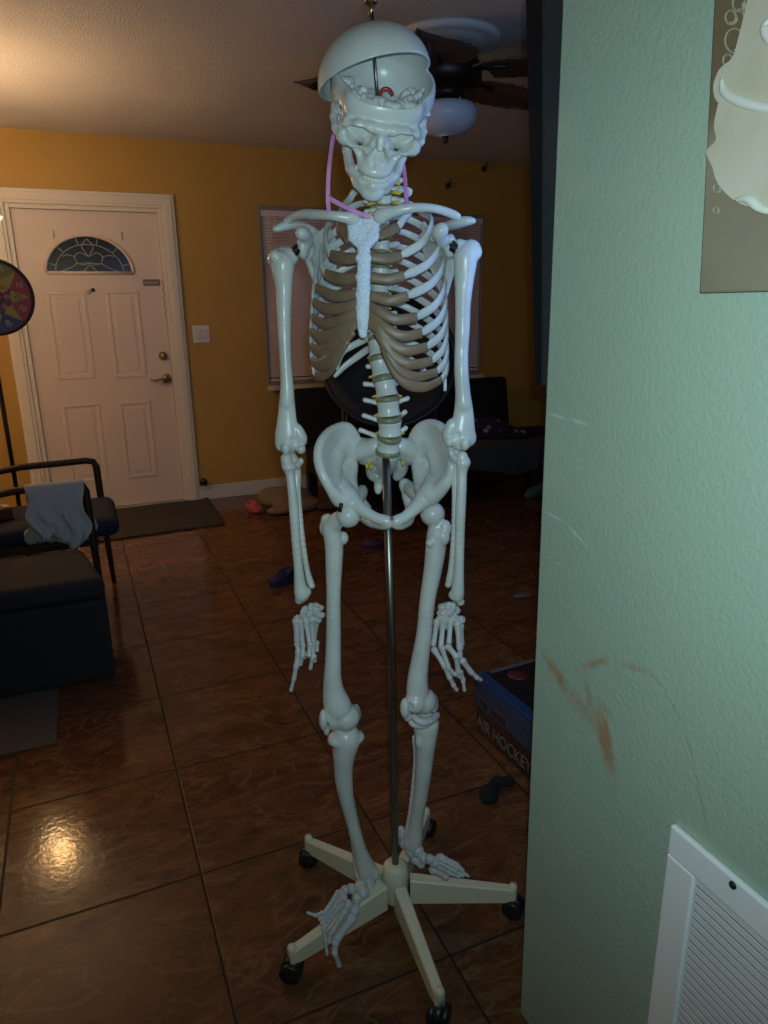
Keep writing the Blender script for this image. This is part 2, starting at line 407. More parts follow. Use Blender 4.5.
# ochre wall with door and window openings
DX0, DX1, DH = -.285, .648, 2.018
WX0, WX1, WZ0, WZ1 = 1.305, 3.140, .815, 2.065
b = MB()
for lo, hi in (((XL, WY, 0), (DX0, WY + .12, H)), ((DX0, WY, DH), (DX1, WY + .12, H)), ((DX1, WY, 0), (WX0, WY + .12, H)), ((WX0, WY, 0), (WX1, WY + .12, WZ0)), ((WX0, WY, WZ1), (WX1, WY + .12, H)), ((WX1, WY, 0), (XR, WY + .12, H))):
    b.box(lo, hi)
tag(b.build('wall_far', YEL), kind='structure')
BASEB = mat('baseboard paint', (.60, .60, .58), .4)
for nm, x0, x1 in (('baseboard_far', .735, XR), ('baseboard_corner', XL, -.373)):
    b = MB(); b.box((x0, WY - .016, 0), (x1, WY, .085), .003); b.box((x0, WY - .011, .085), (x1, WY, .105), .004); tag(b.build(nm, BASEB), kind='structure')
# ---- front door
door = thing('door_1', 'cream six part front door with a leaded half round glass and white casing', None, ((DX0 + DX1) / 2, WY, 0), kind='structure')
DOORP = mat('cream door paint', (.70, .585, .50), .42)
b = MB()
y0 = WY + .02
FCX, FCZ, FA, FB = .167, 1.612, .268, .232        # half round light
# slab built round the glass: columns of quads with the fan cut out
n = 24
arc = [(FCX + FA * math.cos(math.pi * k / n), FCZ + FB * math.sin(math.pi * k / n)) for k in range(n + 1)]
xs0, xs1 = DX0 + .03, DX1 - .03
bm = b.bm
def fquad(p): 
    f = bm.faces.new([bm.verts.new((x, y0, z)) for x, z in p])
top = DH - .028
fquad([(xs0, .02), (xs1, .02), (xs1, FCZ), (xs0, FCZ)])
fquad([(xs0, FCZ), (arc[-1][0], FCZ), (arc[-1][0], top), (xs0, top)]); fquad([(arc[0][0], FCZ), (xs1, FCZ), (xs1, top), (arc[0][0], top)])
for a, c in zip(arc, arc[1:]): fquad([(c[0], c[1]), (a[0], a[1]), (a[0], top), (c[0], top)])
b.box((xs0, y0 + .001, .02), (xs0 + .01, y0 + .04, top)); b.box((xs1 - .01, y0 + .001, .02), (xs1, y0 + .04, top))
slab = b.build('door_leaf', DOORP, door)
slab.data.polygons.foreach_set('use_smooth', [False] * len(slab.data.polygons))
for nm, (x0, z0, x1, z1) in dict(a=(-.122, .932, .117, 1.497), b=(.241, .925, .452, 1.503), c=(-.122, .215, .117, .765), d=(.241, .215, .452, .760)).items():
    b = MB()
    for k, (i, h) in enumerate(((0, .0), (.012, -.011), (.028, -.004), (.055, -.012))): pass
    # raised moulding frame and a raised field
    for (a, c, e, f2) in ((x0, z0, x1, z0 + .022), (x0, z1 - .022, x1, z1), (x0, z0 + .022, x0 + .022, z1 - .022), (x1 - .022, z0 + .022, x1, z1 - .022)):
        b.box((a, y0 - .006, c), (e, y0 + .002, f2), .0035, 2)
    b.box((x0 + .045, y0 - .004, z0 + .045), (x1 - .045, y0 + .002, z1 - .045), .003, 2)
    b.build('door_panel', DOORP, door)
# leaded glass
GLASSD = mat('dark leaded glass', (.02, .026, .03), .18, spec=.6, var=(60, (.035, .045, .05)))
LEAD = mat('lead came', (.40, .38, .33), .4, .3)
b = MB(); b.prism([(x - FCX, z - FCZ) for x, z in arc], 0, .008, Matrix.Translation((FCX, y0 + .016, FCZ)) @ Matrix.Rotation(math.pi / 2, 4, 'X')); glass = b.build('fan_glass', GLASSD, door)
b = MB()
rim = [(x, y0 - .004, z) for x, z in arc]; b.tube(rim, .011, 8); b.tube([rim[-1], rim[0]], .011, 8); b.build('fan_glass_frame', DOORP, door)
b = MB(); yl = y0 + .006
def lead(pts, r=.0032): b.tube([(FCX + x, yl, FCZ + z) for x, z in catmull(pts, 5)], r, 6)
inn = [(.78 * FA * math.cos(math.pi * k / 12), .76 * FB * math.sin(math.pi * k / 12)) for k in range(13)]; lead(inn)
for k in range(1, 12, 2):
    a = math.pi * k / 12; lead([(.78 * FA * math.cos(a), .76 * FB * math.sin(a)), (FA * math.cos(a), FB * math.sin(a))])
lead([(0, .21), (.035, .165), (.012, .12), (0, .10)]); lead([(0, .21), (-.035, .165), (-.012, .12), (0, .10)])
for s in (1, -1):
    lead([(0, .10), (s * .05, .125), (s * .085, .10), (s * .07, .06), (s * .03, .05), (0, .06)])
    lead([(0, .05), (s * .03, .02), (s * .05, .0)]); lead([(s * .07, .06), (s * .12, .03), (s * .2, .0)]); lead([(s * .085, .10), (s * .13, .11), (s * .16, .10)])
lead([(-.09, .055), (0, .062), (.09, .055)])
b.build('lead_came', LEAD, glass)
# casing, jamb, threshold
for nm, lo, hi in (('casing', (DX0 - .088, WY - .018, 0), (DX0, WY, DH + .088)), ('casing', (DX1, WY - .018, 0), (DX1 + .088, WY, DH + .088)), ('casing', (DX0, WY - .018, DH), (DX1, WY, DH + .088))):
    b = MB(); b.box(lo, hi, .005)
    w = hi[0] - lo[0]
    if w < .2:
        b.box((lo[0] + .02, WY - .026, 0), (hi[0] - .02, WY - .018, hi[2] - .02), .004); b.box((lo[0] + .012, WY - .021, 0), (lo[0] + .02, WY - .017, hi[2] - .012)); 
    else:
        b.box((lo[0] - .0195, WY - .0255, lo[2] + .02), (hi[0] + .0195, WY - .0175, hi[2] - .0205), .003)
    b.build('casing', WHITEP, door)
for x0, x1 in ((DX0, DX0 + .028), (DX1 - .028, DX1)):
    b = MB(); b.box((x0, WY - .004, 0), (x1, WY + .11, DH), .003); b.build('jamb', WHITEP, door)
b = MB(); b.box((DX0 + .028, WY - .004, DH - .026), (DX1 - .028, WY + .11, DH), .003); b.build('jamb', WHITEP, door)
b = MB(); b.box((DX0, WY - .02, 0), (DX1, WY + .11, .018), .004); b.build('threshold', mat('aluminium threshold', (.4, .37, .33), .4, .6), door)
NICK = mat('worn nickel', (.34, .29, .23), .35, 1.0)
RX = Matrix.Rotation(math.pi / 2, 4, 'X')
b = MB(); b.lathe([(.0, 0), (.030, 0), (.030, .006), (.022, .014), (.020, .03), (.0, .032)], 24, Matrix.Translation((.572, y0, 1.062)) @ RX); db = b.build('deadbolt', NICK, door)
b = MB(); b.box((.566, y0 - .045, 1.045), (.578, y0 - .03, 1.079), .003); b.build('thumb_turn', NICK, db)
b = MB(); b.lathe([(0, 0), (.033, 0), (.033, .008), (.020, .014), (.012, .018), (.011, .05), (.0, .052)], 24, Matrix.Translation((.580, y0, .905)) @ RX)
b.tube(catmull([(.580, y0 - .047, .905), (.545, y0 - .05, .908), (.50, y0 - .05, .900), (.465, y0 - .046, .906)], 5), [.010] * 12 + [.007] * 4, 10); b.build('lever_handle', NICK, door)
b = MB(); b.lathe([(0, 0), (.013, 0), (.013, .004), (.007, .008), (0, .006)], 16, Matrix.Translation((.168, y0, 1.504)) @ RX); b.build('peephole', DARKMETAL, door)
b = MB(); b.lathe([(0, 0), (.016, 0), (.012, .004), (0, .004)], 12, Matrix.Translation((.140, y0, 1.492)) @ RX); b.build('old_screw_cap', mat('dull cap', (.42, .38, .33), .6), door)
b = MB(); b.box((.488, y0 - .006, 1.530), (.600, y0, 1.572), .002); b.mi = 1
for k in range(5): b.box((.500 + k * .018, y0 - .0075, 1.545), (.512 + k * .018, y0 - .006, 1.557))
b.build('name_plate', [mat('grey plate', (.17, .15, .13), .5), mat('plate marks', (.4, .37, .33), .5)], door)
b = MB()
for k in range(9):
    z = 1.556 - k * .026; R = Matrix.Translation((.622, y0 - .012, z)) @ Matrix.Rotation(math.pi / 2 * (k % 2), 4, 'Z') @ RX
    b.lathe([(.012 + .003 * math.cos(a), .003 * math.sin(a)) for a in [2 * math.pi * j / 6 for j in range(6)]], 12, R, True)
b.build('door_chain', BRASS, door)
for hx in (-.026, .386):
    b = MB(); b.tube([(hx, y0 - .004, 1.868), (hx, y0 - .006, 1.822)], .0035, 6); b.tube([(hx, y0 - .005, 1.824), (hx, y0 - .02, 1.820), (hx, y0 - .022, 1.83)], .003, 6); b.build('wreath_hook', LEAD, door)
# light switch
sw = thing('light_switch', 'white double rocker light switch plate on the ochre wall beside the door', 'light switch', (.843, WY, 1.2))
SWM = mat('switch white', (.72, .70, .64), .35)
b = MB(); b.box((.785, WY - .007, 1.145), (.902, WY, 1.263), .004); b.build('plate', SWM, sw)
for x0 in (.803, .848):
    b = MB(); b.box((x0, WY - .012, 1.170), (x0 + .036, WY - .0065, 1.238), .003); b.build('rocker', mat('rocker', (.62, .60, .55), .3), sw)
# door stop knob at the casing foot
ds = thing('door_stop', 'small dark round door stop by the casing foot above the baseboard', 'door stop', (.765, WY, .13))
b = MB(); b.lathe([(0, 0), (.02, 0), (.02, .006), (.012, .012), (.012, .03), (.028, .034), (.028, .052), (0, .056)], 20, Matrix.Translation((.765, WY, .145)) @ RX); b.build('bumper', BLACKP, ds)
# ---- window and blind
win = thing('window_1', 'window in the ochre wall behind the skeleton', None, (2.2, WY, 1.4), kind='structure')
b = MB()
for lo, hi in (((WX0, WY, WZ0), (WX0 + .018, WY + .1, WZ1)), ((WX1 - .018, WY, WZ0), (WX1, WY + .1, WZ1)), ((WX0 + .018, WY, WZ1 - .03), (WX1 - .018, WY + .1, WZ1)), ((WX0 + .018, WY, WZ0), (WX1 - .018, WY + .1, WZ0 + .03))): b.box(lo, hi, .004)
b.build('window_frame', mat('window frame', (.30, .24, .22), .5), win)
b = MB(); b.box((WX0 - .005, WY - .045, WZ0 - .035), (WX1 + .005, WY + .03, WZ0), .006); b.build('window_sill', WHITEP, win)
b = MB(); b.box((WX0 + .018, WY + .07, WZ0 + .03), (WX1 - .018, WY + .076, WZ1 - .03)); b.build('window_pane', mat('night glass', (.01, .012, .016), .08), win)
bl = thing('window_blind', 'closed pinkish grey slatted window blind on the ochre wall', 'blind', (2.2, WY, 2.0))
BL = mat('blind slat', (.84, .69, .67), .5)
b = MB()
z = WZ1 - .075; k = 0
while z > WZ0 + .05:
    R = Matrix.Translation((0, WY + .020, z)) @ Matrix.Rotation(math.radians(66), 4, 'X')
    b.box((WX0 + .024, -.0106, -.0008), (WX1 - .024, .0106, .0008), 0, 1, R); z -= .0205
b.build('slats', BL, bl)
b = MB(); b.box((WX0 + .019, WY - .012, WZ1 - .072), (WX1 - .019, WY + .05, WZ1 - .031), .004); b.build('headrail', BL, bl)
b = MB(); b.box((WX0 + .024, WY + .008, WZ0 + .031), (WX1 - .024, WY + .034, WZ0 + .050), .004); b.build('bottom_rail', BL, bl)
b = MB(); b.tube([(WX0 + .09, WY - .016, WZ1 - .07), (WX0 + .10, WY - .018, 1.31)], .004, 8); b.build('wand', mat('clear wand', (.6, .56, .55), .2), bl)
for i, (hx, hy) in enumerate(((483, 169), (447, 186))):
    c = on(hx, hy, 1, WY); b = MB(); b.box((c[0] - .014, WY - .03, c[2] - .02), (c[0] + .014, WY, c[2] + .02), .004); b.tube([(c[0], WY - .03, c[2] + .01), (c[0], WY - .055, c[2] + .015), (c[0], WY - .06, c[2] + .045)], .005, 8)
    tag(b.build('curtain_hook', BLACKP), ('small dark curtain hook high on the ochre wall near the ceiling', 'small dark curtain hook just above the window blind')[i], 'hook', 'curtain hooks')

# ------------------------------------------------------------------ things on the green wall
# picture: cream flower on brown with pale scrolls, on a thick canvas
pic = thing('canvas_picture', 'brown canvas picture with a large cream flower on the green wall', 'picture', (GX, .3, 1.75))
PY0, PY1, PZ0, PZ1 = .02, on(699, 293, 0, GX - .022)[1], on(699, 293, 0, GX - .022)[2], 2.15
PICM = mat('picture ground', (.20, .145, .085), .5)
g = NT(PICM); tc = g.n('TexCoord'); sp = g.n('SeparateXYZ'); g.l(tc.outputs['Object'], sp.inputs[0])
nn = g.n('TexNoise'); nn.inputs['Scale'].default_value = 9; nn.inputs['Detail'].default_value = 4; g.l(tc.outputs['Object'], nn.inputs['Vector'])
low = g.math('MULTIPLY', g.math('SUBTRACT', g.math('ADD', 1.515, g.math('MULTIPLY', nn.outputs['Fac'], .08)), g.math('ADD', sp.outputs['Z'], 1.383 * 0)), 28, clamp=True)
gc = g.mix(nn.outputs['Fac'], (.125, .085, .05), (.20, .14, .08)); lc = g.mix(nn.outputs['Fac'], (.19, .15, .10), (.31, .28, .20))
g.l(g.mix(low, gc, lc), g.b.inputs['Base Color'])
b = MB(); b.box((GX - .022, PY0, PZ0), (GX - .0005, PY1, PZ1), .002); 
_tl = on(714, 0, 0, GX - .022); PSL = (_tl[1] - PY1) / (_tl[2] - PZ0)      # hung a touch out of square
for v_ in b.bm.verts: v_.co.y += PSL * (v_.co.z - PZ0)
can = b.build('canvas', PICM, pic); can.location = -Vector(pic.location)
PET = mat('cream petal paint', (.52, .47, .33), .5, var=(11, (.60, .56, .45)), bump=(70, .2, .001)); PETL = mat('white petal lip', (.72, .70, .62), .5)
def adj(x, y): return (max(x, 716.5 - .055 * y), y)
def wallpoly(pxs, h0, h1, m, name, par):
    q = [on(*adj(x, y), 0, GX - .022) for x, y in pxs]; q = catmull(q + [q[0]], 4)[:-1]; q = [np.array([p[0], min(p[1], PY1 - .001 + PSL * (p[2] - PZ0)), p[2]]) for p in q]
    poly = [(p[1], p[2]) for p in q]
    M = Matrix(((0, 0, -1, GX - .022), (1, 0, 0, 0), (0, 1, 0, 0), (0, 0, 0, 1)))
    bb = MB(); bb.prism(poly, h0, h1, M); return bb.build(name, m, par)
def lip(pxs, r, par):
    q = catmull([on(*adj(x + 3, y), 0, GX - .0245) for x, y in pxs], 6); bb = MB(); n = len(q); bb.tube(q, [r * (.35 + .65 * math.sin(math.pi * i / (n - 1))) for i in range(n)], 8); return bb.build('petal_lip', PETL, par)
wallpoly([(752, -6), (742, 35), (735, 58), (722, 70), (716, 88), (722, 104), (748, 112), (800, 118), (880, 90), (880, -60), (790, -80)], .0002, .004, PET, 'petal', can)
wallpoly([(722, 96), (716, 125), (718, 140), (708, 152), (714, 166), (719, 182), (733, 198), (755, 208), (800, 215), (880, 205), (880, 100), (780, 108)], .0001, .003, PET, 'petal', can)
lip([(719, 78), (722, 92), (740, 102), (768, 109), (800, 113)], .0058, can); lip([(733, 200), (745, 199), (757, 208), (775, 214)], .005, can); lip([(768, 18), (762, 28), (770, 42), (790, 50)], .005, can)
SCR = mat('scroll line', (.36, .30, .20), .5)
for (cx, cy, r) in ((739, 3, 9), (735, 40, 14), (752, 8, 14), (728, 60, 7), (723, 118, 6), (720, 150, 6), (717, 188, 5), (731, 17, 8), (716, 210, 4)):
    q = [on(*adj(cx + r * (1 - k * .012) * math.cos(k * .33) * .8, cy + r * (1 - k * .012) * math.sin(k * .33)), 0, GX - .0222) for k in range(26)]
    b = MB(); b.tube(q, .0011, 6); b.build('scroll', SCR, can)
# vent grille
vg = thing('vent_grille', 'white slatted return air vent grille low on the green wall', 'vent', (GX, .4, .45))
VW = mat('vent enamel', (.84, .86, .86), .35)
VY1, VZ1, VY0, VZ0 = .574, .703, .02, .20; fr = .046
b = MB()
for lo, hi in (((VY0, VZ1 - fr), (VY1, VZ1)), ((VY0, VZ0), (VY1, VZ0 + fr)), ((VY1 - fr, VZ0 + fr), (VY1, VZ1 - fr)), ((VY0, VZ0 + fr), (VY0 + fr, VZ1 - fr))):
    b.box((GX - .010, lo[0], lo[1]), (GX - .0003, hi[0], hi[1]), .003)
b.build('vent_frame', VW, vg)
b = MB(); z = VZ1 - fr - .006
while z > VZ0 + fr:
    R = Matrix.Translation((GX - .006, 0, z)) @ Matrix.Rotation(math.radians(84), 4, 'Y')
    b.box((-.0056, VY0 + fr, -.0005), (.0056, VY1 - fr, .0005), 0, 1, R); z -= .0128
b.build('vent_slats', VW, vg)
b = MB(); b.box((GX - .002, VY0 + fr, VZ0 + fr), (GX - .0004, VY1 - fr, VZ1 - fr)); b.build('vent_shade_plate', mat('painted duct shade', (.10, .11, .11), .8), vg)  # flat plate behind the slats, coloured dark in place of shade in the gaps
for sy in (.479, .11):
    c = on(733, 885, 0, GX - .01) if sy > .4 else np.array([0, .11, .684])
    b = MB(); b.lathe([(0, 0), (.0052, 0), (.0048, .002), (0, .003)], 14, Matrix.Translation((GX - .010, c[1], c[2])) @ Matrix.Rotation(-math.pi / 2, 4, 'Y')); b.build('screw_hole', BLACKP, vg)
# television on the far face, seen along its edge
tv = thing('television', 'flat television seen edge on past the end of the green wall', 'television', (1.2, .9, 1.5))
TVB = mat('television shell', (.022, .030, .034), .6, spec=.3); TVZ0, TVZ1 = 1.25, 1.885
TX0 = .668
_y = {k: on(px_, py_, 0, TX0)[1] for k, (px_, py_) in dict(b0=(556, 385), b1=(541.5, 385), b2=(536, 385), t1=(541.5, 0), t2=(527, 0)).items()}; ZT0 = on(527, 0, 0, TX0)[2]
def tvbox(lo, hi, fy, nm, m, bev=.002):            # fy(z) -> (near y, far y): the set leans out at the top
    bb = MB(); vs = bb.box((lo[0], 0, lo[1]), (hi[0], 1, hi[1]), 0)
    for v_ in vs: a_, c_ = fy(v_.co.z); v_.co.y = a_ + (c_ - a_) * v_.co.y
    return bb.build(nm, m, tv)
lin = lambda k0, k1: (lambda z: _y[k0] + (_y[k1] - _y[k0]) * (z - TVZ0) / (ZT0 - TVZ0))
tvbox((TX0, TVZ0 + .001), (1.80, TVZ1), lambda z: (max(.9, .905 + .02 * (z - TVZ0)), lin('b1', 't1')(z)), 'back_shell', TVB)
b = MB()
for k in range(9): b.box((TX0 - .0015, .912, TVZ0 + .012 + k * .011), (TX0 + .002, _y['b1'] - .004, TVZ0 + .017 + k * .011), .0006, 1)
b.build('cooling_ribs', TVB, tv)
BEZ = mat('black bezel', (.006, .006, .007), .75, spec=.15)
tvbox((TX0 - .002, TVZ0), (1.806, TVZ1), lambda z: (lin('b1', 't1')(z) + .0004, lin('b2', 't2')(z)), 'bezel', BEZ)
tvbox((TX0 + .015, TVZ0 + .016), (1.79, TVZ1 - .014), lambda z: (lin('b2', 't2')(z) + .0002, lin('b2', 't2')(z) + .0014), 'screen', mat('lit screen', (.02, .02, .03), .3, emit=((.25, .45, 1.0), 2.2)))
b = MB(); b.box((1.1, .8935, 1.45), (1.4, .905, 1.7)); b.build('wall_mount', DARKMETAL, tv)

# ------------------------------------------------------------------ ceiling fan
fc = np.array([1.58, 2.97, H])
fan = thing('ceiling_fan', 'brown palm leaf ceiling fan with a glass bowl light', 'ceiling fan', tuple(fc))
MED = mat('medallion plaster', (.62, .62, .62), .6)
b = MB(); b.lathe([(0, H - .0005), (.225, H - .0005), (.225, H - .012), (.205, H - .026), (.185, H - .018), (.165, H - .030), (.10, H - .034), (0, H - .034)], 48, Matrix.Translation((fc[0], fc[1], 0)))
b.build('medallion', MED, fan)
FANB = mat('fan bronze', (.022, .015, .012), .4, .5)
b = MB(); b.lathe([(0, H - .034), (.09, H - .034), (.10, H - .05), (.10, H - .075), (.135, H - .085), (.150, H - .11), (.150, H - .165), (.12, H - .185), (.075, H - .20), (.075, H - .235), (.10, H - .245), (0, H - .245)], 40, Matrix.Translation((fc[0], fc[1], 0)))
b.build('motor_housing', FANB, fan)
BLADE = mat('palm blade', (.055, .032, .020), .6, bump=(90, .3, .002), var=(25, (.075, .043, .024)))
def blade(ang):
    ca, sa = math.cos(ang), math.sin(ang); dirv = ca * RH + sa * NV; side = -sa * RH + ca * NV
    bb = MB(); n = 44; W = 15; vt = []
    for i in range(n + 1):
        t = i / n; L = .17 + .47 * t
        hw = .175 * math.sin(math.pi * min(1, .10 + .9 * t) ** .75) ** .7 * (1 if t < .97 else .8) * (1 + .045 * math.sin(i * 1.1)) + .006
        row = []
        for j in range(W):
            s = -1 + 2 * j / (W - 1)
            p = fc + dirv * (L - .06 * abs(s) ** 1.5 * t) + side * hw * s * .92
            zz = H - .128 - .035 * t ** 1.6 - .020 * abs(s) ** 1.6 - hw * s * math.sin(-.06)
            row.append(bb.bm.verts.new((p[0], p[1], zz)))
        vt.append(row)
    for i in range(n):
        for j in range(W - 1): bb.bm.faces.new((vt[i][j], vt[i + 1][j], vt[i + 1][j + 1], vt[i][j + 1]))
    o = bb.build('blade', BLADE, fan); o.modifiers.new('th', 'SOLIDIFY').thickness = .006
    b2 = MB(); q = [fc + dirv * l + np.array([0, 0, z]) for l, z in ((.13, -.12), (.18, -.134), (.28, -.146))]; b2.tube(q, [.016, .012, .010], 8); b2.build('blade_iron', FANB, o)
for k in range(5): blade(math.radians(184 + 72 * k))
BOWL = mat('frosted bowl', (.60, .66, .78), .35)
b = MB(); b.lathe([(.104, H - .246), (.125, H - .252), (.137, H - .275), (.128, H - .315), (.098, H - .345), (.05, H - .362), (0, H - .366), (0, H - .356), (.048, H - .352), (.09, H - .337), (.12, H - .31), (.128, H - .275)], 40, Matrix.Translation((fc[0], fc[1], 0)), True); b.build('glass_bowl', BOWL, fan)
b = MB(); b.lathe([(0, H - .366), (.016, H - .367), (.010, H - .378), (.014, H - .386), (0, H - .398)], 16, Matrix.Translation((fc[0], fc[1], 0))); b.build('finial', FANB, fan)
for q in ((.05, -.1), (-.06, -.11)):
    b = MB(); p = fc + RH * q[0] + NV * q[1]; b.tube([(p[0], p[1], H - .235), (p[0], p[1], H - .255)], .006, 8); b.build('switch_button', BRASS, fan)

# ------------------------------------------------------------------ left side furniture
# floor lamp: pole, side arm and frosted bowl
LX, LY = -.352, 3.92
lamp = thing('floor_lamp', 'tall dark floor lamp with a glowing frosted bowl at the left beside the door', 'floor lamp', (LX, LY, 0))
b = MB(); b.lathe([(0, 0), (.14, 0), (.14, .012), (.05, .024), (.02, .04), (0, .04)], 32, Matrix.Translation((LX, LY, 0))); b.build('base', DARKMETAL, lamp)
LAMPM = mat('lamp pole', (.03, .018, .012), .35, .4)
b = MB(); b.tube([(LX, LY, .035), (LX, LY, 1.45)], .0105, 12); b.build('pole', LAMPM, lamp)
b = MB(); b.tube(catmull([(LX, LY, 1.45), (LX - .005, LY, 1.56), (LX - .05, LY, 1.635), (LX - .075, LY, 1.675)], 6), .0105, 12); b.build('arm', LAMPM, lamp)
lc = (LX - .075, LY, 0)
SH = mat('glowing frosted shade', (.9, .8, .62), .5, emit=((1.0, .72, .42), 2.2)); DIF = mat('bright lamp lens', (.9, .8, .62), .5, emit=((1.0, .50, .13), 80.0))
BUL = mat('hot bulb', (1, .9, .7), .4, emit=((1.0, .68, .38), 60.0))
b = MB(); b.tube(catmull([(LX, LY, 1.38), (LX - .10, LY + .02, 1.50), (LX - .40, LY + .08, 1.56), (LX - .60, LY + .12, 1.60), (LX - .62, LY + .12, 1.625)], 6), .0095, 12); b.build('arm', LAMPM, lamp)  # arm of the added second head, out of view
added_head = (LX - .62, LY + .12, -.05)  # unseen second head, added to spread the warm glow wider
for q in (lc, added_head):  # the lamp's own head, then the added one built alike
    b = MB(); b.lathe([(.03, 1.675), (.07, 1.683), (.135, 1.715), (.202, 1.795), (.196, 1.795), (.130, 1.722), (.066, 1.690), (.03, 1.683)], 40, Matrix.Translation(q), True); b.build('shade', SH, lamp)
    b = MB(); b.lathe([(0, 1.662), (.04, 1.665), (.062, 1.676), (.06, 1.682), (.0, 1.680)], 24, Matrix.Translation(q)); b.build('lens', DIF, lamp)
    b = MB(); b.lathe([(0, 1.676), (.028, 1.68), (.028, 1.70), (.02, 1.705), (.034, 1.735), (.036, 1.76), (.022, 1.785), (0, 1.792)], 20, Matrix.Translation(q)); b.build('bulb', BUL, lamp)
# dartboard hung on the pole
dc = np.array([LX, LY - .05, 1.218]); dc[2] = CAM[2] + (on(-6, 297, 1, LY - .05)[2] - CAM[2]); dc[0] = on(-7, 297, 1, LY - .05)[0]
dart = thing('dartboard', 'round toy dartboard with red wedges and yellow star hung beside the door', 'dartboard', tuple(dc))
DM = [mat('dart ' + n, c, .5) for n, c in (('dark rim', (.045, .02, .02)), ('red', (.42, .06, .05)), ('yellow', (.50, .34, .06)), ('olive', (.25, .22, .07)), ('blue', (.07, .08, .18)), ('plum', (.20, .06, .09)))]
MD = Matrix.Translation(tuple(dc)) @ Matrix.Rotation(math.pi / 2, 4, 'X')       # local xy = board, local z = towards the camera
b = MB(); R0 = .174
b.lathe([(0, -.012), (R0, -.012), (R0 + .002, 0), (R0, .012), (R0 - .012, .013), (R0 - .014, .008), (0, .008)], 56, MD); b.build('rim', DM[0], dart)
b = MB()
def wedge(r0, r1, a0, a1, mi, h=.0085):
    b.mi = mi; k = 6; aa = [a0 + (a1 - a0) * i / k for i in range(k + 1)]
    poly = [(r1 * math.cos(a), r1 * math.sin(a)) for a in aa] + ([(r0 * math.cos(a), r0 * math.sin(a)) for a in aa[::-1]] if r0 > 1e-4 else [(0, 0)])
    b.prism(poly, .006, h, MD)
rot = math.pi / 8
for k in range(8):
    a = k * math.pi / 4
    wedge(.078, .160, a + .012, a + math.pi / 4 - .012, (1, 3, 4, 1, 3, 1, 4, 1)[k] if True else 0)
    wedge(.042, .076, a - math.pi / 8 + .02, a + math.pi / 8 - .02, (5, 2, 1, 3, 5, 2, 3, 5)[k])
    tip, hw = .156, .027; ca, sa = math.cos(a), math.sin(a); b.mi = 2
    b.prism([(tip * ca, tip * sa), (.078 * ca - hw * sa, .078 * sa + hw * ca), (.070 * ca, .070 * sa), (.078 * ca + hw * sa, .078 * sa - hw * ca)], .0087, .0105, MD)
wedge(0, .040, 0, 2 * math.pi - 1e-3, 1); b.build('dial', DM, dart)
NUM = mat('dart numerals', (.62, .45, .36), .5); NUMD = mat('dart dark numerals', (.16, .08, .03), .5)
def text(body, size, M, m, name, parent, ext=.0006, sx=1.0):
    cu = bpy.data.curves.new(name, 'FONT'); cu.body = body; cu.size = size; cu.align_x = 'CENTER'; cu.align_y = 'CENTER'; cu.extrude = ext
    o = bpy.data.objects.new(name, cu); COL.objects.link(o); bpy.context.view_layer.update()
    me = bpy.data.meshes.new_from_object(o.evaluated_get(bpy.context.evaluated_depsgraph_get())); bpy.data.objects.remove(o); bpy.data.curves.remove(cu)
    me.transform(M @ Matrix.Diagonal((sx, 1, 1, 1))); return link(name, me, m, parent)
for s_, a, r, m, z in (('10', .42, .128, NUM, .009), ('10', -.42, .128, NUM, .009), ('20', 0, .103, NUMD, .011), ('50', .80, .060, NUMD, .009), ('30', -.80, .060, NUM, .009), ('25', 0, .058, NUM, .009), ('10', 1.2, .128, NUM, .009), ('40', -1.2, .128, NUM, .009)):
    text(s_, .034 if r > .1 else .024, MD @ Matrix.Translation((r * math.cos(a), r * math.sin(a), z)) @ Matrix.Rotation(-.35 + a * .6, 4, 'Z'), m, 'numeral', dart)
b = MB(); b.tube([(dc[0], dc[1] - .0, dc[2] + R0 - .01), (dc[0], LY - .02, dc[2] + R0 + .012), (dc[0], LY - .0, dc[2] + R0 + .014)], .003, 6); b.build('hanger', DARKMETAL, dart)

# armchair (faces the right)
ch = thing('armchair', 'dark wood armchair with navy seat and open arms beside the door', 'armchair', (-.2, 3.5, 0))
AZ = .655
def arm(y, x1):
    bb = MB(); q = [(-.60, y, AZ - .055), (-.46, y, AZ - .02), (-.30, y, AZ), (x1 - .04, y, AZ + .004), (x1 - .008, y, AZ - .004), (x1 + .003, y, AZ - .03), (x1 + .006, y, .44), (x1 + .010, y, .2), (x1 + .016, y, 0)]
    bb.tube(q, [.014, .015, .016, .016, .016, .017, .017, .0145, .012], 8); return bb.build('arm_and_front_leg', WOODD, ch)
arm(3.225, -.030); arm(3.735, .030)
for y in (3.225, 3.735):
    b = MB(); b.tube([(-.60, y, .0), (-.57, y, .3), (-.585, y, .6), (-.66, y, .92)], [.013, .017, .017, .013], 8); b.build('rear_leg', WOODD, ch)
b = MB()
for y in (3.27, 3.69): b.box((-.58, y - .012, .362), (.0, y + .012, .394), .004)
b.box((-.03, 3.235, .362), (-.005, 3.725, .394), .004); b.box((-.57, 3.235, .362), (-.54, 3.725, .394), .004); b.build('seat_rail', WOODD, ch)
b = MB(); b.box((-.56, 3.255, .392), (.095, 3.705, .482), .042, 5); b.build('seat', NAVY, ch, True)
b = MB(); M = Matrix.Translation((-.585, 0, .50)) @ Matrix.Rotation(math.radians(-9), 4, 'Y'); b.box((-.035, 3.25, -.03), (.045, 3.71, .44), .03, 4, M); b.build('backrest', NAVY, ch, True)
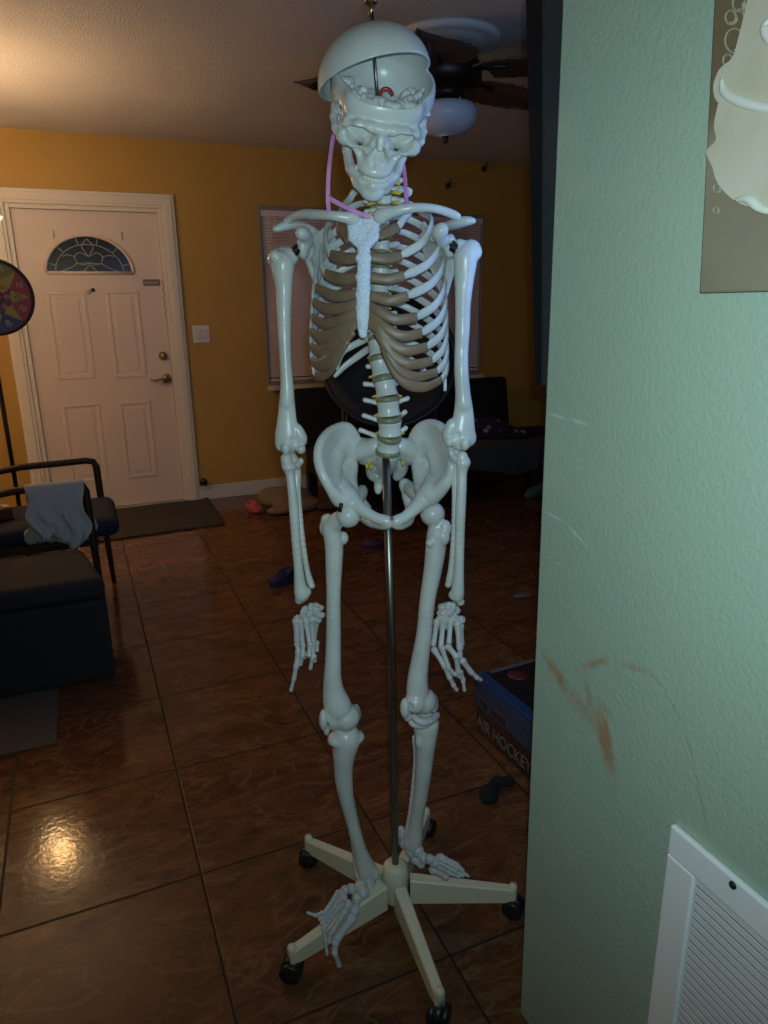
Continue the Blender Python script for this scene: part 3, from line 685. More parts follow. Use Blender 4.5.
# towel over the near arm
tw = MB(); nu, nv = 26, 34; grid = []
for i in range(nu + 1):
    u = i / nu; row = []
    for j in range(nv + 1):
        s = (j / nv) * .56 - .29                     # arc length from the arm's top; negative falls behind
        x = -.245 + .20 * u + .018 * math.sin(3 * u + 9 * s) * abs(s) * 4 + (0.03 * (u - .5)) * (1 if s > 0 else .5)
        r = .021; fall = max(0, abs(s) - r * 1.57)
        if abs(s) < r * 1.57: a = s / r; y = 3.225 - r * math.sin(a); zz = AZ + .003 + r * math.cos(a)
        else: y = 3.225 - math.copysign(r, s) ; zz = AZ + .003 - fall
        wob = .020 * math.sin(7 * u * math.pi + 2.5 * s * 6) * min(1, fall * 6) + .012 * math.sin(11 * u + 20 * s) * min(1, fall * 6)
        y -= math.copysign(1, s) * (abs(wob) * .9 + .05 * min(1, fall * 3) * (1 if s > 0 else .0)); zz += .03 * math.sin(4 * u + .6) * min(1, fall * 5) * (1 if s > 0 else .3)
        if s < 0: y = min(y, 3.245 + .02)
        row.append(tw.bm.verts.new((x + (.03 * math.sin(5 * s * 6 + 2 * u) * min(1, fall * 5)), y - (.012 * math.sin(17 * u - 23 * s) * min(1, fall * 6) if s > 0 else 0), zz + (.05 * (u - .15) ** 2 * min(1, fall * 4) - .035 * math.exp(-((u - .8) / .2) ** 2) * min(1, fall * 4) if s > 0 else 0))))
    grid.append(row)
for i in range(nu):
    for j in range(nv): tw.bm.faces.new((grid[i][j], grid[i + 1][j], grid[i + 1][j + 1], grid[i][j + 1]))
TOW = mat('blue grey towel', (.44, .44, .43), .95, bump=(260, .7, .003))
o = tw.build('towel', TOW, None, True); o.modifiers.new('th', 'SOLIDIFY').thickness = .005; tag(o, 'crumpled blue grey towel draped over the near arm of the armchair', 'towel')
# wallet-like box on the seat, dark bag and papers under the chair
b = MB(); c = on(6, 520, 2, .475); M = Matrix.Translation((c[0] - .01, c[1], .4835)) @ Matrix.Rotation(.4, 4, 'Z'); b.box((-.06, -.045, 0), (.03, .045, .055), .008, 3, M); b.mi = 1
b.box((.0, -.03, .055), (.028, .02, .058), .001, 1, M)
tag(b.build('leather_pouch', [mat('rust leather', (.10, .032, .016), .6), mat('paper tag', (.4, .38, .36), .7)]), 'rust brown pouch with a pale tag lying on the armchair seat', 'pouch')
bagc = on(40, 549, 2, .03)
B_ = Bone(.03)
B_.ell(bagc + [-.02, .02, .04], (.16, .12, .05)); B_.ell(bagc + [-.14, .03, .035], (.12, .11, .04)); B_.half((0, 0, .001), (0, 0, -1))
bag = B_.build('duffel_bag', BLACKF, None, .008, noise=.004, nscale=30); tag(bag, 'limp black bag on the floor under the armchair', 'bag')
b = MB(); q = catmull([on(x, y, 2, .004) for x, y in ((18, 560), (32, 561), (48, 556), (58, 553), (66, 548))], 6); b.tube(q, .0035, 6); tag(b.build('white_cable', mat('white cable', (.5, .47, .44), .5)), 'thin white cable on the floor in front of the black bag', 'cable')
b = MB(); c = on(2, 568, 2, 0); M = Matrix.Translation((c[0] - .045, c[1], .001)) @ Matrix.Rotation(-.25, 4, 'Z')
for k in range(4): b.box((-.10, -.08 + k * .004, k * .018), (.055, .07 - k * .003, k * .018 + .016), .002, 1, M)
tag(b.build('book_stack', mat('worn page block', (.30, .25, .21), .8, var=(40, (.16, .12, .1)))), 'small stack of pale papers on the floor behind the ottoman', 'papers')
# ottoman
ot = thing('ottoman', 'dark charcoal cube ottoman at the left edge', 'ottoman', (-.33, 2.8, 0))
def skew(bb):
    for v_ in bb.bm.verts: v_.co.x += .034 - (v_.co.y - 2.655) * .17
b = MB(); b.box((-.62, 2.655, .012), (-.035, 3.06, .335), .016, 3); skew(b); b.build('body', CHAR, ot)
b = MB(); b.box((-.625, 2.65, .337), (-.030, 3.065, .425), .035, 5); skew(b); b.build('cushion_lid', CHAR, ot, True)
for x, y in ((-.58, 2.70), (-.08, 2.70), (-.58, 3.02), (-.08, 3.02)):
    b = MB(); b.lathe([(0, .006), (.018, .006), (.022, .014), (0, .014)], 12, Matrix.Translation((x, y, 0))); b.build('foot', BLACKP, ot)
# mat under it
b = MB(); c0 = on(57, 742, 2, 0); b.box((-1.1, 2.29, .0005), (c0[0], 3.25, .006), .002, 1)
tag(b.build('floor_mat', mat('grey mat', (.105, .090, .075), .9, bump=(300, .6, .002))), 'flat grey floor mat sticking out beneath the ottoman', 'mat')
# door mat
b = MB(); nx, ny = 40, 24; ga = []
q = [on(92, 541, 2, 0), on(225, 525, 2, 0), on(206, 497, 2, 0)]; A = np.array([-.32, 4.47, 0]); Bp, Cp = q[1], q[2]; Cp[1] = min(Cp[1], WY - .025); Dp = np.array([-.30, WY - .03, 0])
for i in range(nx + 1):
    u = i / nx; row = []
    for j in range(ny + 1):
        v = j / ny; p = (A * (1 - u) + Bp * u) * (1 - v) + (Dp * (1 - u) + Cp * u) * v
        z = .006 + .006 * (math.sin(u * 11) * .5 + .5) * max(0, v - .6) * 2 + (.010 * max(0, u - .93) / .07 * v)
        row.append(b.bm.verts.new((p[0], p[1], z)))
    ga.append(row)
for i in range(nx):
    for j in range(ny): b.bm.faces.new((ga[i][j], ga[i + 1][j], ga[i + 1][j + 1], ga[i][j + 1]))
DMT = mat('woven door mat', (.055, .042, .034), .95); g = NT(DMT); tc = g.n('TexCoord'); ck = g.n('TexChecker'); ck.inputs['Scale'].default_value = 46; g.l(tc.outputs['Object'], ck.inputs['Vector'])
ck.inputs[1].default_value = (.050, .043, .038, 1); ck.inputs[2].default_value = (.026, .023, .021, 1); g.l(ck.outputs[0], g.b.inputs['Base Color'])
o = b.build('doormat', DMT, None, True); sm_ = o.modifiers.new('th', 'SOLIDIFY'); sm_.thickness = .005; sm_.offset = -1; tag(o, 'dark brown woven doormat lying in front of the front door', 'doormat')

# ------------------------------------------------------------------ far floor items
def shoe(name, cx, cy, L, rot, m, m2, label, cat):
    c = on(cx, cy, 2, 0); Bn = Bone(.02); R = np.array([[math.cos(rot), -math.sin(rot), 0], [math.sin(rot), math.cos(rot), 0], [0, 0, 1]])
    X = lambda x, y, z: c + R @ np.array([x * L, y * L, z * L])
    Bn.ell(X(.18, .0, .16), (.32 * L, .20 * L, .19 * L), R); Bn.ell(X(-.22, 0, .14), (.27 * L, .17 * L, .18 * L), R); Bn.ell(X(-.20, 0, .32), (.17 * L, .11 * L, .20 * L), R, .01, '-'); Bn.half((0, 0, .012), (0, 0, -1))
    t = thing(name, label, cat, tuple(c)); Bn.build('upper', m, t, .006)
    bb = MB(); poly = [(.5 * L * math.cos(a) * (1), (.19 if math.cos(a) > 0 else .155) * L * math.sin(a)) for a in [2 * math.pi * k / 24 for k in range(24)]]
    bb.prism(poly, .0005, .016, Matrix.Translation(tuple(c)) @ Matrix.Rotation(rot, 4, 'Z')); bb.build('sole', m2, t)
    bb = MB(); q = [X(.0, .17, .20), X(-.22, .16, .27), X(-.46, 0, .30), X(-.22, -.16, .27), X(.0, -.17, .20)]; bb.tube(catmull(q, 5), .006, 6); bb.build('heel_strap', m2, t)
PURP = mat('dark purple foam', (.045, .03, .075), .6); PURP2 = mat('plum foam', (.06, .02, .04), .6)
_h, _t = on(293, 573, 2, 0), on(270, 586, 2, 0)
shoe('clog_shoe', 282, 582, .19, math.atan2(_t[1] - _h[1], _t[0] - _h[0]), PURP, mat('violet sole', (.035, .025, .06), .7), 'dark purple clog shoe on the tiles left of the skeleton', 'shoe')
shoe('clog_shoe', 376, 548, .17, 2.9, PURP2, mat('plum sole', (.05, .018, .035), .7), 'dim plum clog shoe on the tiles between the thigh bones', 'shoe')
c = on(253, 513, 2, 0); Bn = Bone(.02); Bn.ell(c + [0, .02, .045], (.042, .07, .045)); Bn.ell(c + [.02, -.02, .03], (.045, .05, .03)); Bn.ell(c + [-.005, .0, .075], (.025, .03, .02), None, .01, '-'); Bn.half((0, 0, .001), (0, 0, -1))
tag(Bn.build('baby_shoe', mat('pink knit', (.46, .09, .11), .8, bump=(200, .4, .002)), None, .005), 'small bright pink shoe near the baseboard beside the tan pillow', 'shoe')
c = on(288, 509, 2, 0); Bn = Bone(.05); Bn.ell(c + [.0, .06, .075], (.19, .12, .075)); Bn.ell(c + [.13, .0, .03], (.10, .12, .035)); Bn.ell(c + [-.11, .08, .08], (.07, .06, .06)); Bn.ell(c + [-.02, -.10, .03], (.16, .07, .03)); Bn.half((0, 0, .001), (0, 0, -1))
tag(Bn.build('pillow', mat('tan pillow cloth', (.24, .15, .085), .9, bump=(25, .5, .01), var=(9, (.20, .13, .08))), None, .008, noise=.003, nscale=28), 'tan pillow slumped on the floor against the far baseboard', 'pillow')
c = on(340, 508, 2, 0); Bn = Bone(.05); Bn.ell(c + [0, 0, .03], (.17, .09, .035)); Bn.ell(c + [.1, .03, .035], (.09, .08, .03)); Bn.half((0, 0, .001), (0, 0, -1))
tag(Bn.build('dark_garment', mat('dim grey cloth', (.05, .045, .042), .95), None, .008, noise=.005, nscale=40), 'dim grey garment heaped on the floor right of the tan pillow', 'garment')
c = on(520, 597, 2, 0); Bn = Bone(.01); Bn.ell(c + [0, 0, .008], (.04, .022, .009)); Bn.ell(c + [.03, -.01, .008], (.02, .02, .008)); Bn.half((0, 0, .0005), (0, 0, -1))
tag(Bn.build('crumpled_wrapper', mat('wrapper', (.12, .12, .12), .5), None, .003, noise=.002, nscale=150), 'small grey crumpled wrapper on the dark floor near the green wall', 'wrapper')
c = on(534, 497, 2, 0); Bn = Bone(.02); Bn.ell(c + [0, 0, .04], (.06, .05, .04)); Bn.ell(c + [-.05, -.02, .03], (.05, .03, .03)); Bn.ell(c + [.06, -.01, .05], (.05, .05, .05)); Bn.half((0, 0, .0005), (0, 0, -1))
tag(Bn.build('plush_toy', mat('teal plush', (.075, .12, .115), .95), None, .006, noise=.004, nscale=80), 'dim teal soft bundle on the floor in front of the black futon', 'soft toy')
# black sock near the box
Bn = Bone(.012); Bn.px([(488, 787, -.0, 6), (496, 782, 0, 7), (504, 776, 0, 7), (512, 780, 0, 5)], 4)
c = on(492, 795, 2, 0); Bn = Bone(.015); fz = ((0, 0, 1), 1.5); Bn.seg(c + [-.012, .0, .010], c + [.040, .035, .010], .020, .015, flat=fz); Bn.seg(c + [.040, .035, .010], c + [.070, .022, .010], .017, .018, flat=fz); Bn.seg(c + [-.012, 0, .010], c + [-.018, -.012, .010], .026, .028, flat=fz); Bn.half((0, 0, .0005), (0, 0, -1))
tag(Bn.build('sock', BLACKF, None, .003, noise=.0035, nscale=140), 'black crumpled sock on the tiles beside the game box', 'sock')

# ------------------------------------------------------------------ game box
A = np.array([1.086, 1.785]); e1 = np.array([.012, -.285]); e1 = e1 / np.linalg.norm(e1); e2 = np.array([-e1[1], e1[0]]) * 1.0
if e2[0] < 0: e2 = -e2
MBX = Matrix(((e1[0], e2[0], 0, A[0]), (e1[1], e2[1], 0, A[1]), (0, 0, 1, 0), (0, 0, 0, 1)))      # local x towards the camera along the side, y to the right
bx = thing('game_box', 'black and blue tabletop hockey game box on the floor behind the green wall', 'game box', (A[0], A[1], 0))
BXL, BXW, BXH = .80, .42, .205
BBK = mat('printed black card', (.010, .010, .013), .4); BBL = mat('blue printed card', (.014, .05, .15), .4)
b = MB(); b.box((0, 0, .0005), (BXL, BXW, BXH), .004, 2, MBX); b.build('carton', BBK, bx)
b = MB(); b.box((-.004, -.007, BXH * .50), (BXL, -.0005, BXH + .004), .003, 2, MBX); b.box((-.006, -.012, BXH * .80), (BXL, -.006, BXH * .97), .004, 2, MBX); b.box((-.006, -.004, BXH * .5), (-.0005, .06, BXH + .004), .003, 2, MBX); b.box((0, -.004, BXH + .0005), (BXL, .03, BXH + .006), .002, 2, MBX); b.build('blue_sleeve', BBL, bx)
b = MB()
for x0, x1 in ((.035, .07), (.10, .17)): b.box((x0, -.009, BXH * .56), (x1, -.0065, BXH * .70), .002, 1, MBX)
b.build('hand_slot', BLACKP, bx)
WTX = mat('pale lettering', (.22, .19, .19), .5); RTX = mat('red print', (.10, .012, .014), .5)
MT = MBX @ Matrix(((1, 0, 0, 0), (0, 0, -1, -.0012), (0, 1, 0, 0), (0, 0, 0, 1)))        # text plane on the side face
text('AIR HOCKEY', .062, MT @ Matrix.Translation((.155, BXH * .205, 0)) @ Matrix.Shear('XZ', 4, (0, 0)), WTX, 'lettering', bx, .0005, .82)
b = MB(); b.box((.06, -.002, BXH * .40), (.20, -.0003, BXH * .46), 0, 1, MBX); b.build('red_stripe', RTX, bx)
b = MB(); b.lathe([(0, BXH + .0005), (.035, BXH + .0005), (.035, BXH + .002), (0, BXH + .002)], 24, MBX @ Matrix.Translation((.06, .12, 0))); b.build('printed_puck', RTX, bx)
b = MB(); b.box((-.003, .05, BXH + .0002), (.012, BXW, BXH + .004), .001, 1, MBX); b.build('lid_edge', mat('grey card edge', (.10, .11, .12), .6), bx)

# ------------------------------------------------------------------ futon, saucer chair, blankets
fu = thing('futon_sofa', 'black futon sofa under the window behind the skeleton', 'sofa', (2.4, 4.7, 0))
b = MB(); b.box((1.47, 4.22, .20), (3.55, 4.92, .40), .05, 4); b.build('seat', BLACKF, fu, True)
M = Matrix.Translation((0, 4.90, .36)) @ Matrix.Rotation(math.radians(-10), 4, 'X')
b = MB(); b.box((1.43, 0, 0), (2.35, .14, .46), .04, 4, M); b.build('backrest', BLACKF, fu, True)
b = MB(); b.box((2.37, 0, 0), (3.25, .14, .46), .04, 4, M); b.build('backrest', BLACKF, fu, True)
for x, y in ((1.53, 4.28), (3.48, 4.28), (1.53, 4.96), (3.48, 4.96)):
    b = MB(); b.box((x - .035, y - .035, 0), (x + .035, y + .035, .23), .005); b.build('leg', BLACKP, fu)
# blanket on the seat
def drape(name, poly_uv, m, label, cat, fn, nu=36, nv=24, th=.008):
    bb = MB(); gg = [[bb.bm.verts.new(tuple(fn(i / nu, j / nv))) for j in range(nv + 1)] for i in range(nu + 1)]
    for i in range(nu):
        for j in range(nv): bb.bm.faces.new((gg[i][j], gg[i + 1][j], gg[i + 1][j + 1], gg[i][j + 1]))
    o = bb.build(name, m, None, True); sm = o.modifiers.new('th', 'SOLIDIFY'); sm.thickness = th; tag(o, label, cat); return o
PBL = mat('patterned purple fleece', (.03, .016, .05), .9, bump=(40, .6, .01)); g = NT(PBL); tc = g.n('TexCoord'); vo = g.n('TexVoronoi'); vo.inputs['Scale'].default_value = 15; g.l(tc.outputs['Object'], vo.inputs['Vector'])
rp = g.n('ValToRGB'); e = rp.color_ramp.elements; e[0].position = .15; e[0].color = (.36, .29, .40, 1); e[1].position = .38; e[1].color = (.022, .012, .035, 1); g.l(vo.outputs['Distance'], rp.inputs['Fac']); g.l(rp.outputs['Color'], g.b.inputs['Base Color'])
drape('blanket', None, PBL, 'crumpled purple patterned blanket on the futon seat', 'blanket',
      lambda u, v: (2.50 + .58 * u + .02 * math.sin(9 * v), 4.40 + .42 * v, (.412) + .12 * math.sin(math.pi * u) ** .6 * math.sin(math.pi * v) ** .6 + .020 * math.sin(13 * u + 5 * v) * math.sin(11 * v) + .012))
drape('throw', None, mat('dim grey throw', (.055, .056, .058), .95, bump=(30, .5, .01)), 'dark grey throw hanging over the futon seat edge', 'throw',
      lambda u, v: (2.42 + 1.15 * u, 4.40 - .21 * min(1, v * 2.2) - .03 * abs(math.sin(7 * u)) * max(0, v - .4), (.415 + .012 * math.sin(8 * u)) - max(0, v - .42) * .40 * (1 - abs(u - .34) * 1.1)))
# saucer chair
sc_c = P(388, 362, 0); dr = ray(389, 362); sc_c = CAM + dr * ((3.86 - 0) / dr[1])
sau = thing('saucer_chair', 'large round black saucer chair standing behind the skeleton waist', 'chair', (sc_c[0], sc_c[1], 0))
ax = np.array([CAM[0] - sc_c[0], CAM[1] - sc_c[1], 0]); ax /= np.linalg.norm(ax); ax = ax * math.cos(.35) + np.array([0, 0, math.sin(.35)])
zq = Vector(ax).to_track_quat('Z', 'Y').to_matrix().to_4x4(); MS = Matrix.Translation(tuple(sc_c)) @ zq
RS = 68 * 4.02 / F
SAUM = mat('dark teal black padding', (.016, .025, .030), .7, bump=(30, .3, .006))
b = MB(); b.lathe([(0, -.10), (.5 * RS, -.075), (.85 * RS, -.02), (RS * .97, .03), (RS * .97, .05), (.80 * RS, .02), (.5 * RS, -.03), (0, -.055)], 48, MS); b.build('dish', SAUM, sau, True)
b = MB(); b.lathe([(RS + .014 * math.cos(a), .04 + .014 * math.sin(a)) for a in [2 * math.pi * k / 8 for k in range(8)]], 56, MS, True); b.build('rim_tube', mat('rim tube', (.02, .026, .03), .4), sau)
for s in (-1, 1):
    p0 = MS @ Vector((s * RS * .7, -RS * .35, -.03)); p1 = sc_c + RH * s * .30 - NV * .12; p2 = sc_c + RH * s * .30 + NV * .16; pm = MS @ Vector((s * RS * .6, RS * .2, -.05))
    b = MB(); b.tube([tuple(p0), (p2[0], p2[1], .012)], .012, 8); b.build('leg', BLACKP, sau)
    b = MB(); b.tube([tuple(pm), (p1[0], p1[1], .012)], .012, 8); b.build('leg', BLACKP, sau)

# ================================================================== THE SKELETON
sk = thing('skeleton_model', 'life size plastic anatomical skeleton hanging on a rolling stand', 'skeleton', tuple(P(388, 480, 0)))
VOX = .0016
# ---------------- long bones
def bone(name, parts, vox=VOX, m=BONE, k=.004, parent=sk, noise=0):
    B = Bone(k)
    for q in parts:
        if q[0] == 't': B.px(q[1], q[2] if len(q) > 2 else 5, flat=q[3] if len(q) > 3 else None)
        elif q[0] == 'b': B.ball(*q[1:5], sq=q[5] if len(q) > 5 else (1, 1, 1))
        elif q[0] == '-': B.ball(*q[1:5], op='-', k=.002, sq=q[5] if len(q) > 5 else (1, 1, 1))
    return B.build(name, m, parent, vox, noise=noise)
FL = (NV, 1.6)
bone('humerus', [('t', [(283, 263, -.045, 11), (283, 274, -.045, 9.5), (284, 290, -.045, 7.6), (284, 312, -.04, 6.6), (284.5, 335, -.04, 6.2), (285.5, 360, -.035, 5.6), (287, 385, -.03, 6.2), (287, 403, -.03, 7.4)]),
                 ('b', 277, 259, -.05, 9.5), ('b', 275, 256, -.035, 6), ('b', 289, 257, -.055, 9.5), ('b', 283, 256, -.06, 9), ('t', [(280, 264, -.034, 3), (280.5, 282, -.036, 2.5)]), ('t', [(288, 268, -.038, 3), (287, 285, -.038, 2.5)]),
                 ('t', [(287, 403, -.03, 7.2), (287, 420, -.03, 9), (287.5, 434, -.03, 11.5), (288, 441, -.03, 12)], 5, FL), ('b', 286, 448.5, -.017, 4.6, (1, 1, 1.45)), ('b', 301, 449, -.022, 4.8, (1, 1, 1.05)), ('b', 296, 446, -.026, 4.4), ('t', [(297, 428, -.03, 4.5), (301, 437, -.03, 5), (302, 442, -.03, 4)]),
                 ('b', 280, 444, -.03, 4.8, (1, 1, 1.5)), ('-', 293.5, 440, -.014, 3.4), ('-', 292, 452, -.016, 3.2)])
bone('radius', [('t', [(286, 459, -.022, 5.2), (287, 462, -.022, 4), (288, 466, -.02, 5.6), (290, 472, -.02, 4.2), (292, 488, -.015, 4.2), (294, 510, -.01, 4.6), (296, 540, -.005, 4.4), (298.5, 568, 0, 4.4), (300, 584, 0, 5.5), (302, 595, 0, 7.5)]), ('b', 290, 467, -.02, 6.6, (1.05, 1, .55)), ('b', 287, 458, -.022, 4.5), ('b', 299, 600, 0, 4.2), ('b', 307, 592, 0, 4.4), ('-', 306, 603, .01, 4)])
bone('ulna', [('t', [(292, 457, -.045, 4.5), (294, 464, -.04, 5.5), (296, 474, -.04, 4.6), (297, 490, -.03, 3.4), (299.5, 515, -.025, 3.0), (303, 545, -.015, 2.7), (307.5, 572, -.01, 2.6), (311, 584, -.008, 3.2)]), ('b', 301, 461, -.022, 2.4, (1, 1, 1.4)), ('t', [(297, 466, -.03, 3), (301, 461, -.022, 2)]), ('b', 312, 586, -.005, 3), ('b', 291, 453, -.055, 4.5)])
bone('humerus', [('t', [(466, 256, .035, 11), (465, 268, .035, 10), (464, 285, .035, 8.4), (463, 305, .04, 7.2), (462.5, 330, .045, 6.8), (461.5, 352, .045, 6.3), (461.5, 372, .05, 6.6), (463, 395, .05, 7.2), (463.5, 406, .05, 8)]),
                 ('b', 471, 250, .03, 10), ('b', 475, 253, .035, 7), ('b', 460, 249, .025, 9.5), ('t', [(468, 260, .047, 3), (466.5, 282, .046, 2.5)]), ('t', [(461, 262, .042, 3), (462, 278, .043, 2.5)]),
                 ('t', [(463.5, 406, .05, 8), (463.5, 418, .05, 9.5), (462, 430, .05, 12), (461, 438, .05, 13)], 5, FL), ('b', 465, 444, .064, 4.8, (1, 1, 1.4)), ('b', 449.5, 442, .058, 5), ('b', 455, 441, .056, 4.4), ('t', [(452, 423, .05, 4.5), (448.5, 432, .05, 5), (448, 438, .05, 4.5)]),
                 ('b', 471.5, 438, .05, 4.8, (1, 1, 1.5)), ('-', 458, 435, .067, 3.2), ('-', 459, 447, .07, 3)])
bone('radius', [('t', [(462, 456, .06, 5), (462.5, 459, .06, 4.2), (463, 462.5, .06, 6.2), (462, 470, .06, 4.6), (461.5, 488, .065, 4.6), (460.5, 510, .07, 4.8), (459.5, 540, .07, 4.7), (459, 568, .07, 4.6), (458, 585, .07, 5.6), (457, 596, .07, 6.8)]), ('b', 463, 462.5, .06, 7, (1, 1, .5)), ('b', 460.5, 602, .07, 4), ('b', 452.5, 595, .07, 4), ('-', 454, 604, .08, 3.5)])
bone('ulna', [('t', [(456, 453, .04, 4.6), (455, 460, .045, 5.2), (455, 470, .045, 4.2), (455.5, 490, .05, 3.2), (455, 515, .055, 3), (453.5, 545, .06, 2.8), (451, 570, .06, 2.7), (449, 583, .06, 3.2)]), ('t', [(455, 460, .055, 3), (451, 453, .065, 2.6)]), ('b', 448, 585, .06, 3), ('b', 456, 450, .035, 4.5)])
bone('femur', [('b', 348.5, 515.5, .03, 12.2), ('t', [(348, 516, .03, 7.5), (338, 520, .02, 7.5), (331, 528, .01, 8)]), ('b', 327.5, 520, .0, 6.5), ('b', 325, 528, .0, 5.5, (1, 1, 1.6)), ('b', 343, 538, .005, 5.6, (1, 1, 1.2)), ('t', [(331, 527, .01, 8.5), (334, 545, .01, 8.6), (334, 565, .015, 8), (333.5, 595, .02, 6.9), (333.5, 630, .025, 7.2), (333, 660, .03, 7.8), (332.5, 680, .03, 9), (334, 695, .03, 11)]),
               ('t', [(334, 695, .03, 11), (338, 708, .03, 14)]), ('b', 346, 717, .028, 12.5, (1.1, 1.2, 1.05)), ('b', 351, 715, .01, 10), ('b', 333, 716, .03, 12.5, (1, 1.1, 1.1)), ('b', 356, 713, .0, 6.5, (.7, 1.2, 1.4)), ('-', 327, 722, .045, 6)])
bone('patella', [('b', 323.5, 720, .05, 7.5, (.62, 1, 1.5)), ('b', 326.5, 729, .048, 5, (.7, .9, 1.4))])
bone('tibia', [('t', [(346, 737, .025, 14), (346, 743, .025, 12.5), (344.5, 752, .025, 11), (343.5, 765, .023, 9.3), (344, 782, .02, 8.4), (347, 800, .015, 7.2), (351.5, 818, .01, 6.4), (356, 836, .005, 6.3), (360.5, 852, 0, 7), (364.5, 864, 0, 9), (367, 871, 0, 10)]), ('b', 356, 737, .02, 8.5, (1.0, 1.1, .7)), ('b', 337, 739, .03, 9.5, (1.0, 1.1, .75)), ('b', 338, 754, .032, 4.5, (1, 1, 2.2)), ('b', 375, 874, .005, 5, (.9, .9, 1.4)), ('-', 350, 729, .04, 6, (2, 1.4, .5))])
bone('fibula', [('t', [(337, 752, -.022, 4), (338.5, 770, -.026, 2.8), (343.5, 800, -.024, 2.6), (353, 840, -.018, 2.8), (358, 866, -.008, 4.4), (359, 876, -.002, 4.2)])])
bone('femur', [('b', 432.5, 514, .01, 12.2), ('t', [(433, 516, .01, 7.5), (437, 526, .01, 8), (437, 536, .015, 9)]), ('b', 445, 528, .02, 6.5, (1, 1, 1.3)), ('b', 443, 537, .025, 7, (1, 1, 1.3)), ('b', 430, 543, .03, 4.5), ('t', [(437, 534, .015, 9.5), (435.5, 550, .015, 9.6), (432.5, 572, .02, 8.6), (427.5, 600, .025, 7.6), (424, 635, .03, 7.8), (420, 660, .035, 8.8), (417.5, 680, .04, 10), (417.5, 695, .04, 11.5)]),
               ('b', 425, 701, .035, 11.5, (1, 1.2, 1.05)), ('b', 415.5, 702, .05, 11), ('b', 433.5, 703, .02, 6.5, (.75, 1.3, 1.5)), ('b', 428, 703, .015, 9), ('-', 408, 707, .07, 5)])
bone('patella', [('b', 405, 708, .075, 7, (.72, 1, 1.55)), ('b', 407.5, 716, .07, 5, (.8, .9, 1.2))])
bone('tibia', [('t', [(426, 724, .035, 12.5), (426, 730, .035, 11.2), (425.5, 742, .035, 10), (424.5, 758, .03, 8.6), (423, 775, .025, 8), (420.5, 795, .015, 7.2), (417.5, 812, .005, 6.8), (415.5, 826, 0, 7.2), (414, 838, 0, 8.4), (413, 845, 0, 8)]), ('b', 420, 722, .05, 9, (1.3, 1, .62)), ('b', 431, 722, .025, 8, (1, 1, .8)), ('b', 407.5, 843, .005, 4.4, (.9, .9, 1.5)), ('b', 419.5, 741, .05, 4.2, (1, 1, 2.2)), ('b', 434, 733, .02, 4.5, (.8, 1, 1.4))])
bone('meniscus', [('t', [(414, 717, .06, 3.4), (421, 722, .068, 3.4), (430, 721, .06, 3.4), (437, 715, .03, 3.2)])], m=BONE2)
bone('fibula', [('t', [(416, 738, -.005, 4), (416.5, 755, -.01, 3), (414.5, 780, -.015, 2.8), (411, 812, -.015, 2.9), (408, 836, -.01, 4), (408.5, 846, -.005, 3.6)])])

# ---------------- hands and feet
def small(name, a, b, r, parent, dsp=0., m=BONE2, taper=.8):
    A_, B_ = np.array(P(*a)), np.array(P(*b)); s = PX(*a); Bn = Bone(.0015); r = r * 1.26; mid = r * .72 * s
    pts = [A_, A_ * .72 + B_ * .28, A_ * .35 + B_ * .65, B_]; Bn.chain(pts, [r * s, mid, mid * .95, r * taper * s]); return Bn.build(name, m, parent, .0010)
def hand(car, metas, phal, rc=3.6):
    B = Bone(.0042)
    for (x, y, d) in car: B.ball(x, y, d, rc * random.uniform(.85, 1.25), sq=(random.uniform(.75, 1.3), 1, random.uniform(.75, 1.25)))
    h = B.build('hand', BONE2, sk, .0010, noise=.0014, nscale=480)
    for a, b, r in metas: small('metacarpal', a, b, r, h)
    for a, b, r in phal: small('finger_bone', a, b, r, h)
hand([(306, 609, 0), (311, 606, .005), (316, 605, .008), (321, 608, .006), (321, 615, .01), (315, 612, .012), (309, 614, .012), (303, 616, .01), (297, 618, .008), (312, 619, .01), (318, 619, .006), (303, 611, .002), (306, 620, .01), (299, 622, .006)],
     [((296, 621, .01), (297, 640, .015), 3.2), ((301, 622, .01), (302.5, 643, .018), 2.8), ((306, 622, .014), (309.5, 642, .026), 2.8), ((312, 621, .008), (313, 641, .01), 3), ((317, 620, -.005), (314, 640, -.012), 2.6)],
     [((297, 644, .015), (298.5, 651, .02), 2.6), ((298.5, 652, .02), (296.5, 665, .026), 3), ((296, 667, .026), (294.3, 677, .026), 2.5), ((294, 678.5, .026), (291, 690, .024), 2.0),
      ((303, 646, .02), (303, 655, .028), 2.5), ((302.5, 656, .028), (300.5, 664, .022), 2.2), ((310, 644, .028), (309, 655, .036), 2.6), ((307, 654, .03), (305, 657, .02), 2.3), ((313, 644, .012), (313, 657, .02), 2.6), ((312.5, 658, .02), (310.5, 668, .016), 2.2), ((314.5, 656, .018), (315, 661, .012), 2), ((317, 643, -.01), (317, 650, -.005), 2.2)])
